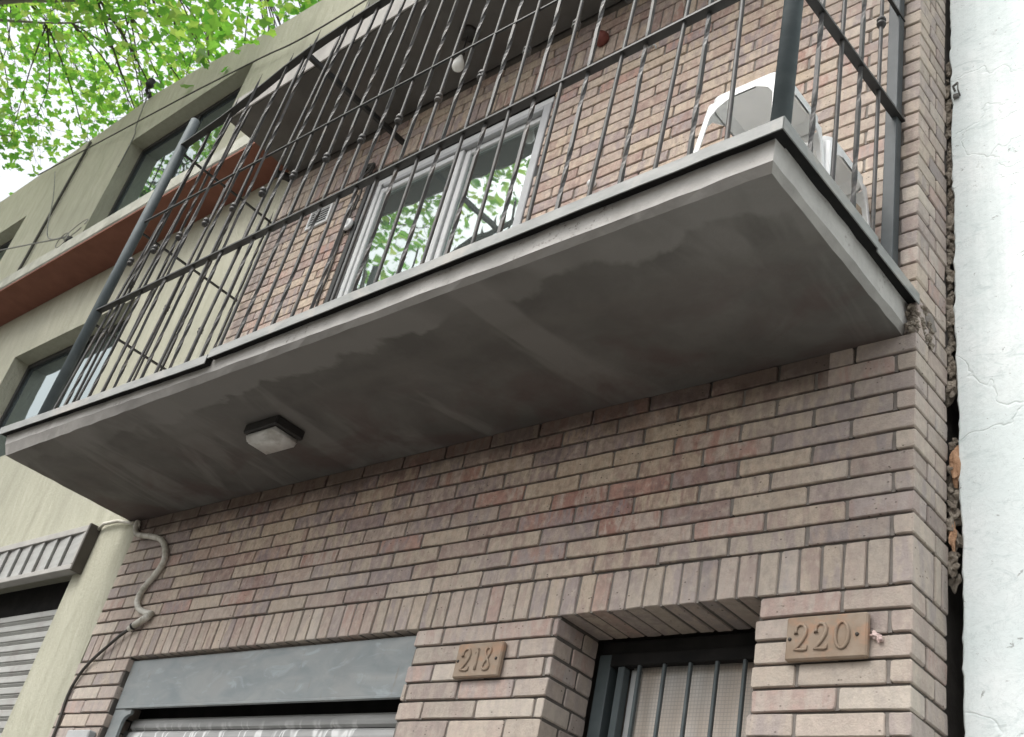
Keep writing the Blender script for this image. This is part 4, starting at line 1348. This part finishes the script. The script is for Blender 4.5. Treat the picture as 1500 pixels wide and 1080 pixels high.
# ------------------------------------------------------------------ wires on the olive house
def wire(name, pts_, r_, label, mat='greycable', n_=8):
    o = build(name, MB().tube(smooth_path(pts_, n_), r_, 6), M[mat], smooth=True)
    tag(o, label, 'cable'); return o
wire('facade_cable', [(-11.05, -.05, 9.35), (-9.2, -.05, 9.07), (-7.386, -.05, 8.79), (-6.55, -.05, 8.64), (-5.96, -.05, 8.53), (-5.46, -.05, 8.42), (-4.75, -.05, 8.36), (-3.6, -.05, 8.34), (-1.5, -.05, 8.42), (1.2, .2, 8.6)], .0075, 'long dark cable sagging along the olive wall above the upper window', 'cable')
wire('downlead', [(-9.80, -.02, 9.34), (-9.785, -.02, 8.3), (-9.765, -.02, 7.28), (-9.76, -.02, 6.78)], .016, 'thick dark cable running straight down the olive wall', 'cable')
wire('thin_wire', [(-10.5, -.03, 9.18), (-9.5, -.15, 8.25), (-8.45, -.28, 7.2), (-7.72, -.33, 6.87)], .006, 'thin wire slanting down the olive wall to the ledge bracket')
wire('thin_wire', [(-13.4, -.2, 8.6), (-10.2, -.26, 7.65), (-7.72, -.33, 6.86)], .007, 'thin wire stretched from the far left to the ledge bracket')
wire('thin_wire', [(-8.66, -.03, 9.5), (-8.5, -.03, 8.95), (-8.42, -.02, 8.75), (-8.40, -.02, 8.3)], .007, 'thin wire dropping from the parapet at the upper window corner')
ib = thing('wire_bracket', 'small dark wire bracket with loops on the edge of the red brown ledge', 'bracket', (-7.66, -.33, 6.78))
build('insulator', MB().lathe((-7.66, -.30, 6.79), [(.03, 0), (.045, .02), (.03, .04), (.04, .06), (.012, .075)], 12), M['black'], ib, smooth=True)
build('wire_loop', MB().tube([(-7.62 + .16 * math.cos(a), -.31 + .03 * math.sin(a), 6.93 + .13 * math.sin(a)) for a in [i * 2 * math.pi / 20 for i in range(20)]], .004, 5), M['greycable'], ib)
build('wire_loop', MB().tube([(-7.74 + .10 * math.cos(a), -.335, 6.83 + .08 * math.sin(a)) for a in [i * 2 * math.pi / 20 for i in range(20)]], .004, 5), M['greycable'], ib)
pb = thing('parapet_bracket', 'small dark cable bracket on the parapet edge of the olive house under the leaves', 'bracket', (-8.68, .02, 9.48))
build('arm', MB().tube([(-8.68, .05, 9.46), (-8.68, -.06, 9.55), (-8.60, -.08, 9.60)], .022, 8), M['black'], pb)
build('insulator', MB().lathe((-8.60, -.08, 9.54), [(.03, 0), (.05, .03), (.03, .06), (.045, .10), (.015, .12)], 12), M['black'], pb, smooth=True)

# ================================================================== STREET TREES
LEAF2 = [(0, 0), (.05, -.10), (.30, -.06), (.26, .12), (.50, .22), (.30, .40), (.20, .46), (.13, .72), (0, .95), (-.13, .72), (-.20, .46), (-.30, .40), (-.50, .22), (-.26, .12), (-.30, -.06), (-.05, -.10)]
LV = np.array([(x, y - .35, .10 * abs(x) - .12 * (y - .35) ** 2) for x, y in LEAF2] + [(0, 0., 0)])
LF = [(i, (i + 1) % 16, 16) for i in range(16)]

def rand_rots(rs, n):
    """leaf blades mostly spread level, drooping at random"""
    yaw = rs.uniform(0, 2 * np.pi, n); tilt = np.abs(rs.normal(0, .75, n)); td = rs.uniform(0, 2 * np.pi, n)
    cz, sz = np.cos(yaw), np.sin(yaw)
    Rz = np.zeros((n, 3, 3)); Rz[:, 0, 0] = cz; Rz[:, 0, 1] = -sz; Rz[:, 1, 0] = sz; Rz[:, 1, 1] = cz; Rz[:, 2, 2] = 1
    ax = np.stack([np.cos(td), np.sin(td), np.zeros(n)], 1)
    K = np.zeros((n, 3, 3))
    K[:, 0, 2] = ax[:, 1]; K[:, 1, 2] = -ax[:, 0]; K[:, 2, 0] = -ax[:, 1]; K[:, 2, 1] = ax[:, 0]
    R = np.eye(3)[None] + np.sin(tilt)[:, None, None] * K + (1 - np.cos(tilt))[:, None, None] * (K @ K)
    return R @ Rz

def roof_z(x):
    if x > -4.6: return 6.75
    for (a, za), (b, zb) in zip(roof, roof[1:]):
        if b <= x <= a: return za + (zb - za) * (x - a) / (b - a)
    return 9.5

def ok_leaf(P):
    """keep the crown clear of the house fronts: nothing below the parapets near the walls"""
    x, y, z_ = P[:, 0], P[:, 1], P[:, 2]
    return z_ > 9.75

def make_tree(base, crown_c, crown_r, n_cl, per, seed, label, n_parts, extra=(), hang=()):
    rs = np.random.RandomState(seed)
    rp = random.Random(seed)
    t_ = thing('plane_tree', label, 'tree', base, 'street trees')
    bx, by, bz = base
    C_ = Vector(crown_c)
    fork = Vector((bx + .1, by + .1, bz + 5.2))
    build('trunk', MB().tube(smooth_path([(bx, by, bz - .1), (bx + .03, by, bz + 1.5), (bx + .0, by + .08, bz + 3.4), fork], 4),
                             [.30 - .11 * i / 12 for i in range(13)], 14), M['bark'], t_, smooth=True)
    cl = []
    while len(cl) < n_cl:
        d = Vector((rp.uniform(-1, 1), rp.uniform(-1, 1), rp.uniform(-1, 1)))
        if .12 < d.length < 1:
            cl.append(C_ + Vector((d.x * crown_r[0], d.y * crown_r[1], d.z * crown_r[2])))
    # main limbs, then a branch to every clump from the nearest limb point
    limbs = []; lm = MB()
    for i in range(8):
        a = i * 2 * math.pi / 8 + rp.uniform(-.3, .3)
        e = C_ + Vector((math.cos(a) * crown_r[0] * .5, math.sin(a) * crown_r[1] * .5, rp.uniform(-.2, .5) * crown_r[2]))
        mid = fork.lerp(e, .45) + Vector((rp.uniform(-.7, .7), rp.uniform(-.7, .7), rp.uniform(-.6, .9)))
        w1, w2 = mid.lerp(e, .35), mid.lerp(e, .7)
        jj = lambda q_: Vector((rp.uniform(-q_, q_), rp.uniform(-q_, q_), rp.uniform(-q_, q_)))
        p = smooth_path([fork - Vector((0, 0, .3)), fork.lerp(mid, .5) + jj(.2), mid, w1 + jj(.4), w2 + jj(.4), e], 4)
        limbs += p[4:]
        build('limb', MB().tube(p, [.042 * (1 - j / len(p)) ** 1.3 + .008 for j in range(len(p))], 8), M['bark'], t_, smooth=True)
    br_ = MB()
    for a_, b_ in zip(extra, extra[1:]):
        br_.tube([a_, b_], [.012, .009], 6)
    for c in cl:
        q = min(limbs, key=lambda l_: (l_ - c).length)
        mid = q.lerp(c, .5) + Vector((rp.uniform(-.15, .15), rp.uniform(-.15, .15), rp.uniform(0, .2)))
        br_.tube(smooth_path([q, mid, c], 3), [.014, .013, .011, .009, .007, .005, .003], 5)
        for k_ in range(4):
            e = c + Vector((rp.uniform(-.5, .5), rp.uniform(-.5, .5), rp.uniform(-.45, .25)))
            br_.tube([mid.lerp(c, rp.uniform(.3, 1)), e], [.0045, .002], 4)
    build('branches', br_, M['twig'], t_, stuff=True)
    P = np.concatenate([np.array(c[:])[None] + rs.normal(0, 1, (per, 3)) * np.array([.31, .31, .23]) for c in cl])
    P = P[ok_leaf(P)]
    for h_, k_, sd in hang:
        P = np.concatenate([P, np.array(h_)[None] + rs.normal(0, 1, (k_, 3)) * sd])
    n_ = len(P)
    S = rs.uniform(.075, .150, n_)
    R = rand_rots(rs, n_)
    # leaves that show largest are separate parts
    idx = []
    if n_parts:
        sc_l = []
        for i in range(n_):
            q = proj(P[i])
            if q and 0 <= q[0] < 1500 and 0 <= q[1] < 1080: sc_l.append((S[i] / q[2], i))
        sc_l.sort(reverse=True)
        idx = [i for _, i in sc_l[:n_parts]]
    me = local_mesh('leaf', MB().add(LV.tolist(), LF), M['leaf'])
    for i in idx:
        o = link_mesh('leaf', me, P[i].tolist(), t_)
        o.rotation_euler = Matrix(R[i].tolist()).to_euler()
        o.scale = (S[i],) * 3
    mk = np.ones(n_, bool); mk[idx] = False
    Pm, Rm, Sm = P[mk], R[mk], S[mk]
    V = np.einsum('nij,vj->nvi', Rm, LV) * Sm[:, None, None] + Pm[:, None, :]
    nv = len(LV); nm = len(Pm)
    F = (np.arange(nm)[:, None, None] * nv + np.array(LF)[None]).reshape(-1, 3)
    c0 = V.reshape(-1, 3).mean(0)
    me2 = bpy.data.meshes.new('crown')
    me2.from_pydata((V.reshape(-1, 3) - c0).tolist(), [], F.tolist())
    me2.materials.append(M['leaf'])
    o = link_mesh('crown', me2, c0.tolist(), t_)
    o['kind'] = 'stuff'
    return t_
HANG_TWIG = [(-6.6, -.9, 10.6), (-6.55, -.62, 9.6), (-6.42, -.5, 8.95), (-6.33, -.46, 8.55), (-6.12, -.45, 8.22)]
HANG_LEAVES = [((-6.5, -.55, 9.3), 40, .16), ((-6.9, -.55, 9.2), 40, .2), ((-6.35, -.47, 8.75), 26, .11), ((-6.15, -.45, 8.25), 7, .05), ((-5.9, -.45, 8.45), 24, .12), ((-5.7, -.5, 8.8), 20, .12), ((-7.3, -.5, 9.6), 40, .22)]
make_tree((-10.0, -4.6, 0), (-10.4, -1.15, 12.6), (5.2, 4.1, 3.0), 285, 72, 4, 'tall plane tree whose bright leaves hang over the olive house parapet', 300,
          extra=HANG_TWIG, hang=HANG_LEAVES)
print('bricks', len(bricks), 'objects', len(bpy.data.objects))
